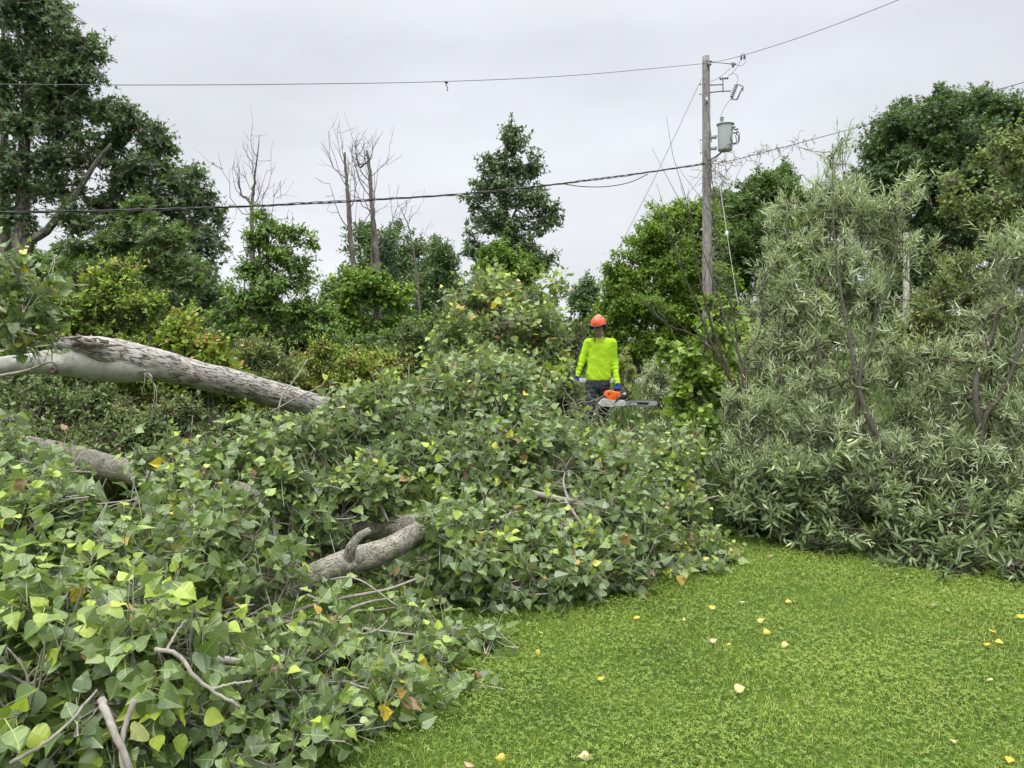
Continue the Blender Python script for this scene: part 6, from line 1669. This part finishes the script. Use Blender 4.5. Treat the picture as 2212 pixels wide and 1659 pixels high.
# bar, chain, lettering
th = np.linspace(-np.pi / 2, np.pi / 2, 14)
nose = [(1206 + 27 * math.cos(t), 1164 + 27 * math.sin(t)) for t in th]
barp = [(846, 1140)] + [(1206, 1137)] + nose[1:-1] + [(1206, 1191), (846, 1190)]
gb = saw("guide_bar", bar_m, barp, SY - .004, SY + .004, .001)
mb = MB()
loop = [(846, 1137), (1026, 1135.5), (1206, 1134)] + [(1206 + 30 * math.cos(t), 1164 + 30 * math.sin(t)) for t in th[1:-1]] + [(1206, 1194), (1026, 1194), (846, 1193)]
lp = catmull(np.array([c(x, y, SY) for x, y in loop]), 150)
add_tube(mb, lp + PZ, .006, 6)
tg = nrm(np.gradient(lp, axis=0)); nn = np.stack([-tg[:, 2], 0 * tg[:, 0], tg[:, 0]], 1)
for i in range(2, 148, 3):
    box(mb, lp[i] + nn[i] * .0055 + PZ, (.009, .006, .006), np.stack([tg[i], [0, 1, 0], nn[i]], 1), bev=.001)
mb.build("chain", plain("chain_steel", (.09, .09, .09), .45, .6), gb, False, cz)
mb = MB(); extrude(mb, poly([(921, 1149), (1141, 1154), (1128, 1182), (908, 1181)]), SY - .0058, SY - .0042, 0); 
for i in range(len(mb.V)): mb.V[i] = mb.V[i] + PZ
mb.build("panel", black_m, gb, False, cz)
tx = bpy.data.curves.new("lettering", 'FONT'); tx.body = "STIHL"; tx.size = .042; tx.extrude = .0006; tx.offset = .0011; tx.shear = .25; tx.space_character = 1.02
to = bpy.data.objects.new("lettering_curve", tx); COL.objects.link(to)
dg = bpy.context.evaluated_depsgraph_get(); tme = bpy.data.meshes.new_from_object(to.evaluated_get(dg)); bpy.data.objects.remove(to); tme.name = "lettering"
tl = bpy.data.objects.new("lettering", tme); COL.objects.link(tl); tme.materials.clear(); tme.materials.append(plain("white_lettering", (.75, .75, .75), .5)); tl.parent = gb
tl.location = (c(922, 1179, SY - .0066) + PZ - cz); tl.rotation_euler = (math.pi / 2, 0, 0); tl.scale = (1.05, .92, 1)

# ------------------------------------------------------------------ leaves lying on the lawn
fl_m = leaf_mat("fallen_leaf", [(0, (.58, .38, .03)), (.35, (.56, .44, .08)), (.6, (.52, .44, .24)), (.8, (.40, .28, .18)), (1, (.16, .08, .05))], .6, .12, None, 0, .5, .3, .8)
LV = [(1380, 1331, .1, "yellow leaf on the lawn just off the drooping front bough"), (1544, 1313, .05, "upright yellow leaf on the lawn below the tip of the right-hand bough"), (1602, 1297, .6, "cream leaf lying flat on the lawn nearest the right-hand bough's tip"),
      (1708, 1296, .05, "bright yellow leaf on the lawn below the goldenrod, the highest of its colour"), (1637, 1337, .4, "pale yellow leaf, upper one of the close pair at mid-lawn"), (1649, 1361, .15, "golden leaf, lower one of the close pair at mid-lawn"), (1692, 1355, .62, "cream leaf with its stalk up, right of the close golden pair"),
      (1688, 1393, .5, "pale buff leaf on the lawn below the close golden pair"), (1575, 1397, .2, "small folded golden leaf left of the pale buff one"), (1480, 1335, .45, "tiny pale leaf between the two yellow ones near the bough"), (1535, 1385, .75, "curled whitish leaf in the clover patch"), (1299, 1467, .08, "yellow leaf alone on the open lawn at the middle"),
      (1588, 1495, .55, "large pale leaf with pointed tip on the open lawn"), (1168, 1369, .1, "small yellow leaf in the shade under the drooping front bough"), (1165, 1417, .3, "pale yellow leaf on the lawn beyond the thin low bough"), (1113, 1362, .9, "brown leaf in the shade under the drooping front bough"),
      (1272, 1640, .6, "cream leaf at the bottom edge, right of the near bough"), (2015, 1315, .85, "pinkish brown leaf on the lawn in front of the low broad-leaved willow"), (2097, 1333, .2, "thin yellow leaf on the lawn at the right, farthest of its cluster"), (2146, 1371, .1, "yellow leaf, topmost of the tight trio near the right edge"),
      (2150, 1391, .3, "pale yellow leaf, right one of the tight trio near the right edge"), (2136, 1398, .08, "golden leaf, lowest of the tight trio near the right edge"), (2200, 1342, .06, "yellow leaf close under the willow tips at the right edge"), (2182, 1640, .04, "yellow leaf in the bottom right corner"), (2062, 1612, .6, "small white curled leaf near the bottom right corner"),
      (2135, 1467, .65, "pale scrap of leaf on the right of the lawn"), (1016, 1655, .8, "tan leaf at the bottom edge beside the near bough"), (1091, 1650, .3, "thin pale yellow leaf at the bottom edge"), (920, 1560, .06, "large bright yellow leaf at the tip of the near bough"), (986, 1462, .12, "yellow leaf on the grass edge right of the thin low bough"),
      (1025, 1470, .95, "dull brown leaf on the grass right of the thin low bough"), (1660, 1205, .9, "brown leaf in the shade below the goldenrod stalks")]
rng = np.random.default_rng(8)
for (px, py, ti, lab) in LV:
    d = 1.6 / ((py - 755) / F)
    p = P(px, py, d * .99); p[2] = float(ground_h(p[0], p[1])) + .026
    mb = MB()
    size = np.array([.054 if "large" in lab else (.028 if ("tiny" in lab or "small" in lab or "scrap" in lab) else .042)])
    tip = nrm(np.array([[rng.normal(), rng.normal(), .1]]))
    nr = nrm(np.array([[rng.normal(0, .35), rng.normal(0, .35) - .35, 1]]))
    if "folded" in lab or "thin" in lab or "upright" in lab: nr = nrm(np.array([[rng.normal(0, 1), -1, .35]])); p[2] += .01
    add_leaves(mb, rng, p[None], tip, nr, size, np.array([ti]), [POPLAR[rng.integers(0, 5)]], 0, True)
    a = mb.A[0][1]; a["tint"] = np.full(mb.n, ti)
    sol = mb.build("fallen_leaf", fl_m, None, True, p)
    md = sol.modifiers.new("thickness", 'SOLIDIFY'); md.thickness = .0006
    tag(sol, lab, "leaf", "fallen leaves on the lawn")
